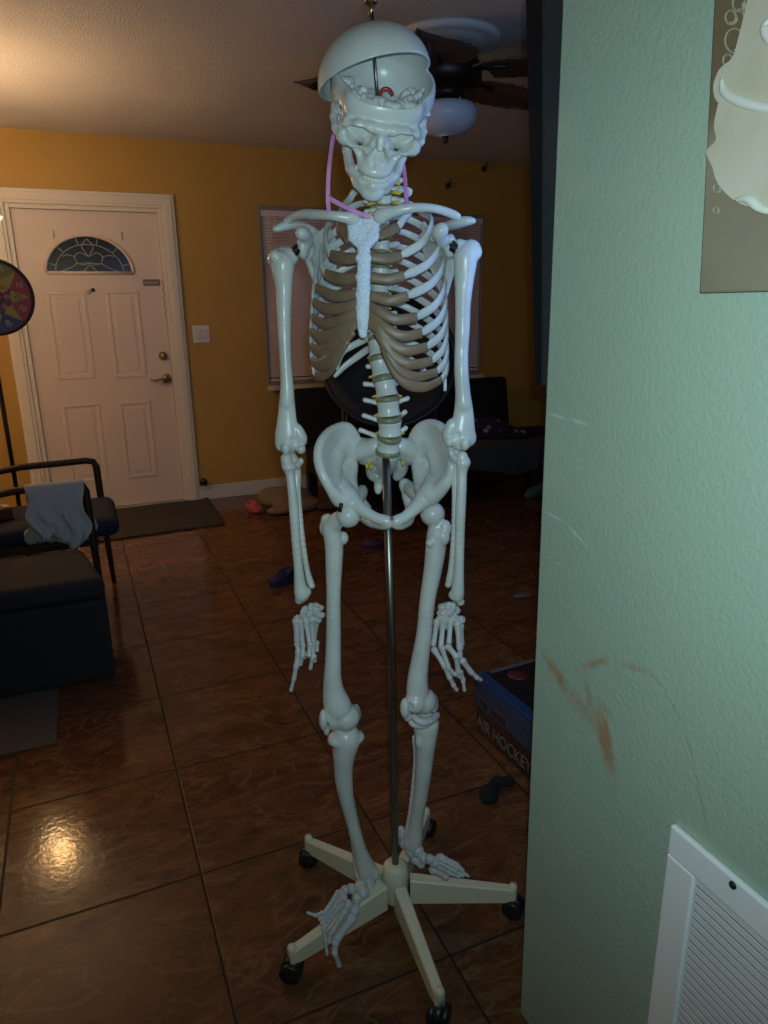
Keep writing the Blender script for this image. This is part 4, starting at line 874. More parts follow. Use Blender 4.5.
hand([(443, 607, .07), (448, 606, .075), (453, 607, .075), (457, 610, .07), (440, 613, .078), (445, 613, .082), (450, 612, .084), (440, 619, .08), (445, 620, .085), (455, 617, .08), (460, 620, .078), (451, 620, .082), (458, 624, .08), (447, 626, .08)],
     [((437, 622, .08), (433.5, 644, .09), 3.0), ((443, 623, .085), (441, 646, .10), 3.0), ((450.5, 622, .085), (449, 642, .10), 2.9), ((457.5, 624, .085), (459.5, 646, .095), 3.3), ((461, 626, .07), (462, 644, .065), 2.6)],
     [((434.5, 650, .09), (443.5, 664, .10), 2.9), ((442, 648, .10), (448, 666, .105), 2.8), ((444.5, 666, .10), (449, 676, .10), 2.7), ((449.5, 677, .10), (453, 684, .095), 2.5), ((453.5, 685, .095), (456.5, 689.5, .09), 2.2), ((448.5, 668, .105), (454, 673.5, .10), 2.4), ((455, 674, .10), (460.5, 677.5, .09), 2),
      ((448.5, 647, .10), (455, 655, .105), 3), ((456, 656, .105), (458.5, 672, .10), 2.9), ((460, 648, .095), (460, 656, .095), 2.9), ((460.5, 672, .095), (463.5, 680, .09), 2.2), ((463, 681, .09), (464.5, 690, .085), 1.9), ((463, 661, .085), (470.5, 671.5, .08), 3), ((471.5, 672.5, .08), (476, 676.5, .075), 2.4), ((477, 677.5, .075), (480.5, 679.5, .07), 2.1)])
def foot(tar, metas, toes):
    B = Bone(.0026)
    for q in tar: B.ball(q[0], q[1], q[2], q[3], sq=q[4] if len(q) > 4 else (1, 1, 1))
    h = B.build('foot', BONE2, sk, .0012, noise=.0008, nscale=380)
    for a, b, r in metas: small('metatarsal', a, b, r, h)
    for a, b, r in toes: small('toe_bone', a, b, r, h)
foot([(381, 877, -.03, 7, (.8, 1, 1.5)), (376, 882, -.01, 6), (368, 884, .015, 8), (361, 886, .03, 6.5), (363, 893, .045, 6.5), (357, 898, .06, 5.5), (351, 889, .04, 5.2), (345, 890, .05, 4.6), (348, 905, .085, 5.0, (.9, .9, 1.2)), (355, 910, .085, 5.6), (352, 917, .10, 5), (343, 898, .07, 4.5), (341, 893, .065, 4)],
     [((351, 919, .105), (337.5, 938, .15), 4.6), ((345, 911, .10), (331.5, 932, .15), 2.9), ((341, 905, .09), (325.5, 926, .15), 2.7), ((340, 899, .08), (322.5, 923, .145), 2.6), ((338, 893, .07), (320.5, 919, .14), 2.5)],
     [((335.5, 944, .16), (334.5, 953, .17), 3.2), ((335, 954, .17), (339, 965, .17), 2.6), ((330.5, 934, .158), (329, 942, .165), 2.2), ((323.5, 929, .155), (325.5, 941, .165), 1.9), ((325.5, 942, .165), (327, 954, .17), 1.7), ((322, 913, .14), (316.5, 915.5, .15), 2), ((315.5, 915.5, .15), (308, 913, .155), 1.7)])
foot([(401.5, 834, -.02, 5.5, (.8, 1, 1.7)), (405, 843, -.015, 6), (412, 850, .0, 7), (418, 851, .01, 6), (416, 859, .01, 5.5), (424, 858, .02, 5.5), (421, 864, .02, 4.5), (430, 859, .03, 5), (435, 863, .03, 5, (1.2, 1, .9)), (433, 870, .02, 4.4), (439, 858, .03, 4)],
     [((434, 870, .02), (446, 876.5, .04), 3.6), ((438, 866, .03), (450, 873, .05), 2.8), ((440, 862, .035), (455, 871, .055), 2.6), ((441, 859, .035), (458, 868, .055), 2.4), ((441, 856, .03), (457, 864.5, .05), 2.2)],
     [((451, 873.5, .05), (459, 876.5, .06), 2.2), ((456, 871.5, .055), (463, 875.5, .06), 2), ((459, 869, .055), (468, 876, .06), 1.7), ((458, 865, .05), (463, 870, .055), 1.6)])

# ---------------- spine
sp_px = {'T1': (383, 189, -.03), 'T2': (382.5, 203, -.045), 'T3': (382, 217, -.055), 'T4': (381.5, 231, -.065), 'T5': (381.5, 246, -.07), 'T6': (381, 260, -.07), 'T7': (380.5, 274, -.07), 'T8': (380, 288, -.065), 'T9': (379.5, 303, -.06), 'T10': (379, 317, -.05), 'T11': (378.5, 332, -.04), 'T12': (379, 349.5, -.025),
         'L1': (381.5, 369, -.01), 'L2': (386, 389, .0), 'L3': (388.5, 408.5, .005), 'L4': (389.8, 427.5, .003), 'L5': (388.5, 444, -.005), 'C7': (384, 200, -.01), }
sp_px['C7'] = (384, 176, -.012); 
for k, q in enumerate(((384, 205, 0),)): pass
names = ['T%d' % i for i in range(1, 13)] + ['L%d' % i for i in range(1, 6)]
rad = {**{'T%d' % i: 7.2 + .32 * i for i in range(1, 13)}, 'L1': 11.2, 'L2': 11.9, 'L3': 12.3, 'L4': 12.5, 'L5': 12.4}
halfh = {**{'T%d' % i: 5.6 + .1 * i for i in range(1, 13)}, 'T11': 7.0, 'T12': 7.6, 'L1': 7.6, 'L2': 7.6, 'L3': 7.2, 'L4': 7.0, 'L5': 6.0}
ctr = {n_: P(*sp_px[n_]) for n_ in names}
seqn = names
lumbar_tp = {'T12': ((368, 340), None), 'L1': ((368, 366.5), (396, 364)), 'L2': ((365, 384), (404, 381)), 'L3': ((365, 400), (407.5, 398.5)), 'L4': ((364, 415.5), (405, 412)), 'L5': ((360.5, 430), (405.5, 428))}
for i, n_ in enumerate(seqn):
    c = ctr[n_]; nx_ = ctr[seqn[min(i + 1, len(seqn) - 1)]]; pv = ctr[seqn[max(i - 1, 0)]]; axv = pv - nx_; axv /= np.linalg.norm(axv); s = PX(*sp_px[n_])
    R_ = rad[n_] * s; hh = halfh[n_] * s * (.86 if n_[0] == 'T' and int(n_[1:]) < 11 else 1)
    B = Bone(.003); B.cyl(c - axv * hh, c + axv * hh, R_, .0022, R_ * .13)
    back = NV * .95 - RH * .0; 
    B.seg(c + NV * R_ * .8, c + NV * (R_ * .8 + .022), .010, .008); B.seg(c + NV * (R_ + .018), c + NV * (R_ + .048) - axv * .02, .005, .004)
    if n_ in lumbar_tp:
        for q in lumbar_tp[n_]:
            if q: e_ = P(q[0], q[1], sp_px[n_][2] - .022); B.chain([c + NV * R_ * .8 + axv * hh * .3, (c + NV * R_ * .8 + axv * hh * .3) * .4 + e_ * .6, e_], [.008, .0042, .0048])
    else:
        for sg in (-1, 1): B.seg(c + NV * (R_ + .006), c + NV * (R_ + .022) + sg * RH * .030 + axv * .006, .007, .0055)
    v = B.build('vertebra', BONE, sk, .0014)
    if i < len(seqn) - 1:          # disc below this vertebra
        n2_ = seqn[i + 1]; s2 = PX(*sp_px[n2_]); a_ = c - axv * hh; b_ = nx_ + (c - nx_) / np.linalg.norm(c - nx_) * halfh[n2_] * s2 * (.86 if n2_[0] == 'T' and int(n2_[1:]) < 11 else 1)
    else: a_ = c - axv * hh; b_ = a_ - axv * .008
    axd = (a_ - b_); h_ = np.linalg.norm(axd); M = Matrix.Translation(tuple((a_ + b_) / 2)) @ Vector(axd).to_track_quat('Z', 'Y').to_matrix().to_4x4(); hd = max(h_ / 2, .002)
    b = MB(); b.lathe([(R_ * .9, -hd - .001), (R_ * 1.0, -hd), (R_ * 1.04, 0), (R_ * 1.0, hd), (R_ * .9, hd + .001)], 28, M); b.build('intervertebral_disc', DISC, sk)
    if i >= 3:
        for sg in (-1, 1):
            p0 = (a_ + b_) / 2 + NV * R_ * .9 + sg * RH * R_ * .55 + axv * .006; p1 = p0 + sg * RH * (.016 if n_[0] == 'L' else .012) - axv * .004 - NV * .004
            b = MB(); b.tube([p0, (p0 + p1) / 2, p1], [.0035, .003, .002], 8); b.build('nerve_root', NERVE, sk)
# neck below the jaw
cerv = [(381, 168, .035), (382, 178, .022), (383, 188, .012), (384, 198.5, .004), (384, 209, -.004)]
prev = None
for q in cerv:
    c = P(*q); s = PX(*q); axv = np.array([0, 0, 1.]) + NV * -.3; axv /= np.linalg.norm(axv); B = Bone(.003); R_ = 8 * s
    B.cyl(c - axv * 4.0 * s, c + axv * 4.0 * s, R_, .002, .0008); B.seg(c + NV * R_ * .7, c + NV * .03, .009, .006); B.seg(c + NV * .03, c + NV * .05 - axv * .008, .005, .004)
    for sg in (-1, 1): B.chain([c + NV * .008 + sg * RH * .008, c + NV * .004 + sg * RH * .026 - axv * .003, c - NV * .0 + sg * RH * .031 - axv * .004], [.006, .0042, .0048]); B.seg(c + NV * .014 + sg * RH * .01, c + NV * .02 + sg * RH * .022, .006, .006)
    B.build('vertebra', BONE, sk, .0013)
    M = Matrix.Translation(tuple(c - axv * 5.1 * s)) @ Vector(axv).to_track_quat('Z', 'Y').to_matrix().to_4x4()
    b = MB(); b.lathe([(R_ * .85, -1.3 * s), (R_ * .98, -1.0 * s), (R_ * .98, 1.0 * s), (R_ * .85, 1.3 * s)], 24, M); b.build('intervertebral_disc', DISC, sk)
    for sg in (-1, 1):
        p0 = c + sg * RH * .014 - axv * .007; b = MB(); b.tube([p0, p0 + sg * RH * .009 - axv * .001 - NV * .006, p0 + sg * RH * .016 - axv * .004 - NV * .006], [.0035, .0038, .002], 8); b.build('nerve_root', NERVE, sk)

# ---------------- ribs and costal cartilage
CEN = P(378, 300, -.01)
def strap(name, pts, hw, th, m, parent, endtaper=(1, 1), hws=None):
    """flat sweep standing on edge round the chest; pts world"""
    n = len(pts); bm = bmesh.new(); rings = []; K = 10
    for i, p in enumerate(pts):
        t = pts[min(i + 1, n - 1)] - pts[max(i - 1, 0)]; t /= np.linalg.norm(t)
        ow = p - CEN; ow[2] *= .15; ow -= (ow @ t) * t; ow /= np.linalg.norm(ow); up = np.cross(t, ow); up /= np.linalg.norm(up)
        h = hw if hws is None else np.interp(i / (n - 1), np.linspace(0, 1, len(hws)), hws)
        e = min(1, .62 + .38 * min(i, 2) / 2) if endtaper[0] else 1; e2 = min(1, .62 + .38 * min(n - 1 - i, 2) / 2) if endtaper[1] else 1
        h *= min(e, e2)
        ring = []
        for k in range(K):
            a = 2 * math.pi * k / K; ca, sa = math.cos(a), math.sin(a)
            ring.append(bm.verts.new(tuple(p + up * h * math.copysign(abs(ca) ** .8, ca) + ow * th * math.copysign(abs(sa) ** .8, sa))))
        rings.append(ring)
    for a, b in zip(rings, rings[1:]):
        for k in range(K): bm.faces.new((a[k], a[(k + 1) % K], b[(k + 1) % K], b[k]))
    bm.faces.new(rings[0][::-1]); bm.faces.new(rings[-1])
    return link(name, from_bm(name, bm), m, parent, True)
Rj = {1: (398, 227, .03), 2: (401, 255.5, .05), 3: (404, 276, .065), 4: (408, 296, .072), 5: (417, 317.5, .075), 6: (422, 333, .078), 7: (427, 347, .078), 8: (432, 361, .074), 9: (437, 372, .066), 10: (441, 380, .055)}
Rl = {1: (411, 209, -.01), 2: (432, 221, -.0), 3: (440, 243, .005), 4: (443.5, 262, .01), 5: (445, 281, .012), 6: (446, 298, .014), 7: (446.5, 313, .015), 8: (446.5, 328, .016), 9: (446.5, 342, .016), 10: (446, 356, .014)}
Lj = {1: (339, 227, .005), 2: (331, 255.5, .012), 3: (325.5, 274.5, .01), 4: (316.5, 288, -.005), 5: (314, 303, -.012), 6: (313, 318, -.015), 7: (312, 333, -.018), 8: (312, 348, -.02), 9: (312.5, 362, -.025), 10: (315.5, 376, -.03)}
Ll = {1: (341, 209, -.05), 2: (327, 228, -.06), 3: (323, 247, -.062), 4: (319, 264, -.066), 5: (317, 280, -.07), 6: (316, 296, -.072), 7: (315.5, 311, -.072), 8: (315.5, 326, -.072), 9: (316, 341, -.072), 10: (317, 356, -.072)}
RC = {1: [(398, 227, .03), (388, 232, .042), (378, 236, .05)], 2: [(401, 255.5, .05), (386, 258.5, .06), (371, 257, .062)], 3: [(404, 276, .065), (388, 279, .068), (370, 277, .065)], 4: [(408, 296, .072), (390, 300.5, .075), (370, 296, .067)],
      5: [(417, 317.5, .075), (396, 319.5, .082), (380, 312, .078), (369, 306, .067)], 6: [(422, 333, .078), (402, 336, .085), (384, 326.5, .082), (369, 313, .068)], 7: [(427, 347, .078), (407, 350.5, .086), (391, 343, .085), (378, 328, .08), (368, 319, .068)],
      8: [(432, 361, .074), (412, 364.5, .084), (398, 358.5, .085), (386, 343, .085), (378, 331, .08)], 9: [(437, 372, .066), (417, 377, .078), (402, 371, .084), (390, 353, .085), (383, 339, .083)], 10: [(441, 380, .055), (427, 386.5, .07), (411, 385.5, .08), (399, 375, .083), (389, 356, .084), (385, 345, .083)]}
LC = {1: [(339, 227, .005), (345, 233, .03), (350, 240, .045)], 2: [(331, 255.5, .012), (345, 258.5, .04), (358, 258, .058)], 3: [(325.5, 274.5, .01), (341, 279, .042), (358, 277.5, .06)], 4: [(316.5, 288, -.005), (335, 296, .035), (358, 294, .06)],
      5: [(314, 303, -.012), (327, 309, .025), (346, 307.5, .055), (359, 302, .065)], 6: [(313, 318, -.015), (325, 324, .02), (344, 319, .055), (360, 309, .066)], 7: [(312, 333, -.018), (322, 338, .015), (341, 332, .052), (360, 317, .067)],
      8: [(312, 348, -.02), (321, 352, .012), (336, 346, .045), (352, 329, .062)], 9: [(312.5, 362, -.025), (320, 365, .005), (332, 358, .04), (346, 338, .058)], 10: [(315.5, 376, -.03), (322, 374, -.005), (331, 366, .03), (341, 346, .052)]}
for side, (J, Lt, Cc) in (('r', (Rj, Rl, RC)), ('l', (Lj, Ll, LC))):
    sg = 1 if side == 'r' else -1
    for i in range(1, 11):
        x, y, d = sp_px['T%d' % i]
        j, l = J[i], Lt[i]
        f = .5
        bk = (x + sg * 26, y + (l[1] - y) * .12 - 1, d - .062)
        bl = (x + (l[0] - x) * .80, y + (l[1] - y) * .52, (d - .062) * .6 + l[2] * .4 - .018)
        fm = (l[0] * .62 + j[0] * .38 + sg * (2.5 if i > 1 else 1), l[1] * .42 + j[1] * .58 + 1.0, l[2] * .45 + j[2] * .55 + .010)
        if i == 1: fm = (l[0] * .5 + j[0] * .5, l[1] * .5 + j[1] * .5, l[2] * .4 + j[2] * .6)
        pts = cr([(x + sg * 7, y - 1, d - .022), bk, bl, l, fm, j], 8)
        hw = (.0062, .0072, .0072, .0075, .0075)[min(i - 1, 4)]
        rb = strap('rib', pts, hw, .0032, BONE, sk, hws=[.0054, .0062, .0072, hw, hw * 1.08, hw * 1.12])
        w0 = [.0088, .0092, .0086, .0086] if side == 'r' else [.0092, .0105, .0100, .0084]
        if i >= 7: w0 = [.0086, .0096, .0106, .0095] if side == 'r' else [.0105, .0128, .0140, .0120]
        strap('costal_cartilage', cr(Cc[i], 7), .008, .0036, CART, rb, (0, 0), hws=w0)
    # floating ribs
    if side == 'l':
        fl = [[(374, 334, -.06), (366, 339, -.085), (352, 346, -.095), (343, 352, -.09), (338, 363, -.08), (337, 370, -.075)], [(374, 347, -.05), (367, 350, -.075), (357, 357, -.085), (345, 366, -.085), (334, 377, -.08)]]
    else:
        fl = [[(386, 334, -.06), (402, 340, -.095), (425, 350, -.085), (440, 362, -.05), (444.5, 376, -.02), (445, 391, -.005)], [(387, 347, -.05), (398, 352, -.085), (414, 362, -.095), (428, 374, -.085)]]
    for q in fl: strap('floating_rib', cr(q, 7), .0068, .003, BONE, sk, hws=[.005, .0068, .0066, .006, .0045])
# cartilage web that joins the lower left and right ends
# ---------------- sternum
B = Bone(.004)
ST = lambda x, y, d: P(x, y, d)
B.tri(ST(350.5, 222, .040), ST(377, 222, .042), ST(364, 250, .058), .0055); B.tri(ST(350.5, 222, .040), ST(352, 238, .048), ST(364, 250, .058), .0055); B.tri(ST(377, 222, .042), ST(376, 237, .050), ST(364, 250, .058), .0055)
B.tri(ST(350.5, 222, .040), ST(352, 238, .048), ST(377, 222, .042), .0055); B.tri(ST(352, 238, .048), ST(376, 237, .050), ST(364, 250, .058), .0055)
for x, y, r in ((351, 221, 4), (377, 221, 4), (357, 219, 4), (371, 219, 4)): B.ball(x, y, .042, r)
B.px([(363.5, 248, .058, 5.5), (364, 262, .064, 6), (363.5, 285, .066, 6.2), (363.2, 305, .068, 6.2), (363, 320, .070, 5.6), (362.8, 330, .070, 3.8), (363, 335, .070, 3)], 5, flat=(NV, 1.7))
for yy in (258, 277, 295, 308):
    for xx in (358, 369): B.ball(xx, yy, .064, 2.6)
B.ball(362.3, 317, .078, 1.7, op='-', k=.0005); B.half((0, 0, -10), (0, 0, -1)); 
stn = B.build('sternum', STERN, sk, .0013); stn['label'] = 'bright frosted white sternum'
c = P(362.3, 317, .068); b = MB(); b.lathe([(0, 0), (.0026, 0), (.0026, .003), (0, .004)], 12, Matrix.Translation(tuple(c)) @ Vector(-NV).to_track_quat('Z', 'Y').to_matrix().to_4x4()); b.build('screw', DARKMETAL, stn)
# ---------------- clavicles
bone('clavicle', [('t', [(354, 218, .045, 5.6), (346, 217.5, .05, 4.6), (332, 215.5, .05, 4.0), (317, 214.5, .03, 4.2), (304, 214, -.0, 4.2), (294, 217, -.03, 3.8), (286, 222, -.045, 3.2)]), ('b', 353, 220, .045, 5.8)])
bone('clavicle', [('t', [(379, 216, .047, 6.6), (388, 213.5, .055, 4.8), (402, 209.5, .062, 4.0), (418, 207.5, .062, 3.6), (434, 208.5, .05, 3.4), (447, 212, .04, 3.4), (458, 216.5, .035, 3.2)]), ('b', 381, 217.5, .048, 6.4)])
# ---------------- scapulae
def scap(gl, cor, acr_path, sup, inf, med, lat, spn):
    B = Bone(.005); G, S_, I_, M_, L_ = P(*gl), P(*sup), P(*inf), P(*med), P(*lat)
    B.tri(G, S_, M_, .0022); B.tri(G, M_, I_, .0022); B.tri(G, I_, L_, .0022)
    B.chain([G, L_, I_], [.007, .005, .006]); B.chain([I_, M_, S_], [.004, .0035, .004])
    B.ball(*gl, 8.6, sq=(.75, 1, 1.35)); B.px(cor, 5); nk = [gl[0] * .6 + lat[0] * .4, gl[1] * .75 + lat[1] * .25 - 3, gl[2] * .6 + lat[2] * .4]; B.ball(*nk, 9, sq=(.9, .6, 1.1)); w = cr(acr_path, 5); B.chain(w[:, :3], w[:, 3] * PX(*acr_path[0][:3]), flat=((0, 0, 1), 1.5))
    B.tri(P(*spn), P(*acr_path[-1][:3]), G, .003)
    return B.build('scapula', BONE, sk, .0016)
scap((303, 247, -.055), [(307, 243, -.055, 5), (306, 236, -.04, 5.2), (301, 233, -.022, 5.4)], [(276, 229.5, -.035, 3.4), (283, 226.5, -.045, 5.6), (291, 225, -.06, 6.4), (301, 226, -.085, 6), (312, 229, -.105, 4)], (327, 226, -.115), (326, 312, -.135), (338, 250, -.14), (312, 270, -.085), (335, 240, -.13))
scap((450, 246, .02), [(446, 243, .02, 5.5), (442, 239, .035, 6), (439, 233, .055, 5.4), (442, 229.5, .06, 5.6)], [(472, 221, .035, 3.6), (466, 221, .03, 5.4), (458, 223, .015, 6.6), (448, 226, -.01, 6), (436, 228, -.04, 4)], (424, 224, -.05), (444, 297, -.035), (425, 250, -.08), (453, 268, -.0), (420, 236, -.07))
for (x, y, d, sg) in ((296.5, 250, -.046, 1), (453.5, 247, .036, -1)):      # dark spring hooks of the shoulder joints
    b = MB(); c = P(x, y, d)
    ah = RH * .75 + np.array([0, 0, .55 * sg]); q = [c + ah * sg * (-.006 + .012 * k / 26) + NV * -.007 * math.cos(k * .95) + np.array([-.3 * sg, 0, 1.]) * (.008 * math.sin(k * .95)) for k in range(27)]
    b.tube(q, .0019, 6); b.tube([c - ah * .009, c + ah * .009], .003, 8); b.build('shoulder_hook', DARKMETAL, sk)

# ---------------- pelvis
def hip(rim, mid, low, parent=sk, extra=(), fill=()):
    B = Bone(.007); R_ = catmull([P(*q) for q in rim], 3); Mn = [P(*q) for q in mid]
    n = len(R_)
    # two-ring fan so that the blade is dished
    ring2 = []
    for i, p in enumerate(R_):
        t = i / (n - 1); m_ = catmull(Mn, 8); ring2.append(m_[int(t * (len(m_) - 1))] * .62 + p * .38)
    cen = np.mean(ring2, 0)
    for i in range(n - 1):
        B.tri(R_[i], R_[i + 1], ring2[i], .0045, k=.009); B.tri(R_[i + 1], ring2[i + 1], ring2[i], .0045, k=.009); B.tri(ring2[i], ring2[i + 1], cen, .0045, k=.009)
    B.chain(R_, [.0052] * n, k=.006)
    for q in low: B.px(q, 5)
    for q in fill: B.tri(*[P(*z_) for z_ in q], .0048, k=.010)
    for q in extra: B.ball(*q[1:], op=q[0], k=.004)
    return B.build('hip_bone', BONE, parent, .0019)
hip([(358, 455, -.075), (357, 440, -.075), (350, 428.5, -.06), (341, 426.5, -.045), (329, 432, -.015), (320.5, 443, .015), (318, 457, .035), (321, 471, .048), (327, 483, .052), (332.5, 493, .045)],
    [(352, 462, -.06), (345, 448, -.062), (336, 455, -.045), (333, 470, -.01), (341, 482, .005)],
    [[(333, 492, .045, 4), (338, 498, .035, 6), (346, 500, .022, 9), (350, 494, .005, 8), (350, 480, -.02, 6), (352.5, 465, -.05, 5)], [(342, 485, .0, 6), (346, 497, .02, 10), (351, 502, .02, 8), (362, 510, .04, 5.2), (376, 518, .055, 3.9), (389, 521.5, .062, 4.3)],
     [(389, 524, .06, 4), (380, 524.5, .045, 3.6), (370, 522, .01, 4), (362, 514, -.04, 5), (361, 500, -.06, 5)], [(354, 500, -.01, 8), (360, 494, -.045, 6), (363, 489, -.075, 3.6)], [(363, 506, -.06, 5), (366, 512, -.055, 5)]],
    extra=(('-', 344, 516, .03, 12.0),), fill=[((345, 448, -.062), (336, 455, -.045), (352.5, 465, -.05)), ((336, 455, -.045), (333, 470, -.01), (350, 480, -.02)), ((333, 470, -.01), (341, 482, .005), (350, 480, -.02)),
        ((345, 448, -.062), (352, 462, -.06), (352.5, 465, -.05)), ((336, 455, -.045), (352.5, 465, -.05), (350, 480, -.02)), ((341, 482, .005), (346, 497, .02), (350, 480, -.02)), ((345, 448, -.062), (357, 445, -.075), (352, 462, -.06))])
hip([(412, 455, -.075), (412, 440, -.075), (419, 428, -.06), (430, 423.5, -.045), (441, 427, -.015), (449, 437, .015), (453, 452, .035), (452, 466, .045), (449, 478, .045), (441, 487, .04)],
    [(418, 462, -.06), (425, 446, -.062), (435, 452, -.045), (438, 468, -.01), (430, 480, .005)],
    [[(448, 480, .045, 4), (441, 488, .035, 6), (432, 493, .022, 9), (424, 490, .005, 8), (420, 478, -.02, 6), (417, 464, -.05, 5)], [(434, 480, .0, 6), (431, 492, .02, 10), (425, 498, .02, 8), (415, 508, .04, 5.2), (405, 517, .055, 3.9), (395, 521.5, .062, 4.3)],
     [(395, 524, .06, 4), (402, 524.5, .045, 3.6), (409, 520, .01, 4), (411, 508, -.04, 5), (407, 494, -.06, 5)], [(420, 496, -.01, 8), (411, 489, -.045, 6), (406, 484, -.075, 3.6)], [(407, 490, -.06, 5), (404, 483, -.065, 4)]],
    extra=(('-', 437, 513, .012, 12.0),), fill=[((425, 446, -.062), (435, 452, -.045), (417, 464, -.05)), ((435, 452, -.045), (438, 468, -.01), (420, 478, -.02)), ((438, 468, -.01), (430, 480, .005), (420, 478, -.02)),
        ((425, 446, -.062), (418, 462, -.06), (417, 464, -.05)), ((435, 452, -.045), (417, 464, -.05), (420, 478, -.02)), ((430, 480, .005), (431, 492, .02), (420, 478, -.02)), ((425, 446, -.062), (412, 445, -.075), (418, 462, -.06))])
b = MB(); c0, c1 = P(392, 517.5, .064), P(392, 526, .060); b.tube([c0, (c0 + c1) / 2, c1], [.006, .0075, .006], 12); b.build('pubic_disc', CART, sk)
B = Bone(.006)
B.px([(388.5, 453, -.02, 11), (386, 463, -.055, 10), (383, 473, -.085, 7), (380, 482, -.095, 5)], 5); B.px([(380, 482, -.095, 4), (378.5, 487, -.09, 3), (378, 492, -.08, 2)], 4)
for sg, xs in ((-1, (375, 366, 360)), (1, (401, 409, 412))):
    B.px([(xs[0], 446, -.03, 8), (xs[1], 450, -.055, 9), (xs[2], 452, -.072, 8)], 4); B.px([(xs[0] + 2, 452, -.045, 7), (xs[1] + 1, 458, -.07, 7)], 4)
    B.tri(P(388 + sg * 4, 447, -.03), P(388 + sg * 27, 441, -.072), P(388 + sg * 26, 460, -.075), .007, k=.012)
    B.px([(388 + sg * 14, 460, -.07, 6), (386.5 + sg * 14.5, 470, -.09, 5.4), (385 + sg * 12, 477, -.10, 4)], 4)
for y in (459, 466, 473):
    for sg in (-1, 1): B.ball(386 + sg * 8.5, y + 2, -.045 - (y - 459) * .0022, 2.4, op='-', k=.002)
sac = B.build('sacrum', BONE, sk, .0016)
for (x, y) in ((369.5, 462), (371, 467), (367, 466), (403, 463)):
    p = P(x, y, -.045); b = MB(); b.tube([p + np.array([0, 0, .006]) + NV * .012, p, p - np.array([0, 0, .008]) + NV * .004], [.003, .004, .002], 8); b.build('nerve_root', NERVE, sac)
for (x, y, d) in ((340.5, 507.5, .055), (421.5, 508, .03)):
    b = MB(); c = P(x, y, d); b.tube([c + np.array([0, 0, .008]) + RH * .002, c + np.array([0, 0, -.008]) - RH * .002], .0042, 8); b.build('hip_hook', DARKMETAL, sk)

# ---------------- skull (millimetres, x to the viewer's right, y out of the face, z up)
NOD, RLL, SS = math.radians(38), math.radians(10), .00112
fr_ = -NV; up_ = np.array([0, 0, 1.])
fr2 = math.cos(NOD) * fr_ - math.sin(NOD) * up_; up2 = math.cos(NOD) * up_ + math.sin(NOD) * fr_
rt2 = RH.copy(); rt3 = math.cos(RLL) * rt2 - math.sin(RLL) * up2; up3 = math.cos(RLL) * up2 + math.sin(RLL) * rt2
SR = np.stack([rt3 * 1.025, fr2, up3 * .945], 1) * SS
ANCH = P(382, 132, .135)
SKO = ANCH - SR @ np.array([0, 80, 12])
xfs = lambda v: v @ SR.T + SKO
S3 = lambda *p: SR @ np.array(p, float) + SKO
CUT = 46
B = Bone(6)
B.ell((0, -18, 28), (73, 88, 66)); B.ell((0, -12, -8), (50, 66, 32)); B.ell((0, 50, 30), (52, 26, 34), k=14)
B.ell((0, -18, 32), (67, 82, 62), op='-', k=3); B.ell((0, 50, 40), (44, 22, 30), op='-', k=6)
# floor of the braincase
for q in range(90):
    a_ = rng.uniform(-.35, 3.5); r_ = rng.uniform(.45, .95); B.ell((62 * r_ * math.cos(a_), -10 + 64 * r_ * math.sin(a_), rng.uniform(11, 24) + 12 * r_), rng.uniform(3, 8, 3), k=3)
B.ell((0, -20, -12), (56, 64, 20), k=6)
for s in (-1, 1):
    B.seg((s * 58, -22, 4), (s * 12, 2, 6), 11, 7); B.ell((s * 24, 44, 17), (24, 24, 11)); B.seg((s * 62, 24, 16), (s * 14, 26, 16), 6, 5)
    B.ell((s * 36, 14, 2), (20, 20, 12), op='-', k=5); B.ell((s * 30, -52, 4), (26, 26, 14), op='-', k=6)
B.seg((0, 60, 30), (0, 40, 18), 5, 5); B.ell((0, 8, 8), (13, 11, 9)); 
B.half((0, 0, CUT), (0, 0, 1))
# brow, orbits, cheeks
for s in (-1, 1): B.ell((s * 64, 34, -3), (13, 24, 22), op='-', k=4)
B.chain([(0, 80, 15), (16, 80, 16), (32, 77, 15), (47, 67, 8)], [6.5, 6.5, 6, 5.5]); B.chain([(0, 80, 15), (-16, 80, 16), (-32, 77, 15), (-47, 67, 8)], [6.5, 6.5, 6, 5.5])
B.ell((0, 52, -36), (23, 26, 30)); B.ell((0, 62, -51), (25, 22, 13)); B.ell((0, 58, -12), (22, 22, 26))
for s in (-1, 1):
    B.chain([(s * 46, 63, 12), (s * 51, 57, 2), (s * 50, 56, -12), (s * 46, 58, -18)], [6, 5, 5.5, 7]); B.ell((s * 45, 56, -17), (13, 12, 9)); B.chain([(s * 49, 58, -12), (s * 37, 68, -17), (s * 23, 72, -15), (s * 13, 74, -6)], [5, 4.5, 4.5, 4.5])
    B.chain([(s * 50, 50, -20), (s * 60, 32, -17), (s * 64, 10, -13), (s * 63, -12, -8), (s * 58, -24, -6)], [7, 5.4, 5, 5.4, 6], k=3)
    B.seg((s * 38, 54, -20), (s * 22, 60, -42), 6, 6); B.ell((s * 55, -32, -26), (12, 14, 20)); B.seg((s * 47, 28, 26), (s * 49, 26, -12), 6, 6, k=4)
for s in (-1, 1):
    B.ell((s * 28, 74, -1), (20, 27, 17), op='-', k=3.5); B.ell((s * 27, 45, -3), (23, 10, 24), k=2)
B.chain([(0, 80, 10), (0, 85, 0), (0, 92, -11)], [6.5, 5, 4.6], k=4)
for s in (-1, 1): B.chain([(s * 5, 78, 6), (s * 9, 78, -8), (s * 15, 74, -22)], [4, 4, 5], k=4)
B.ell((0, 86, -27), (11.5, 22, 15), op='-', k=3); B.ell((0, 86, -16), (7, 18, 8), op='-', k=3)
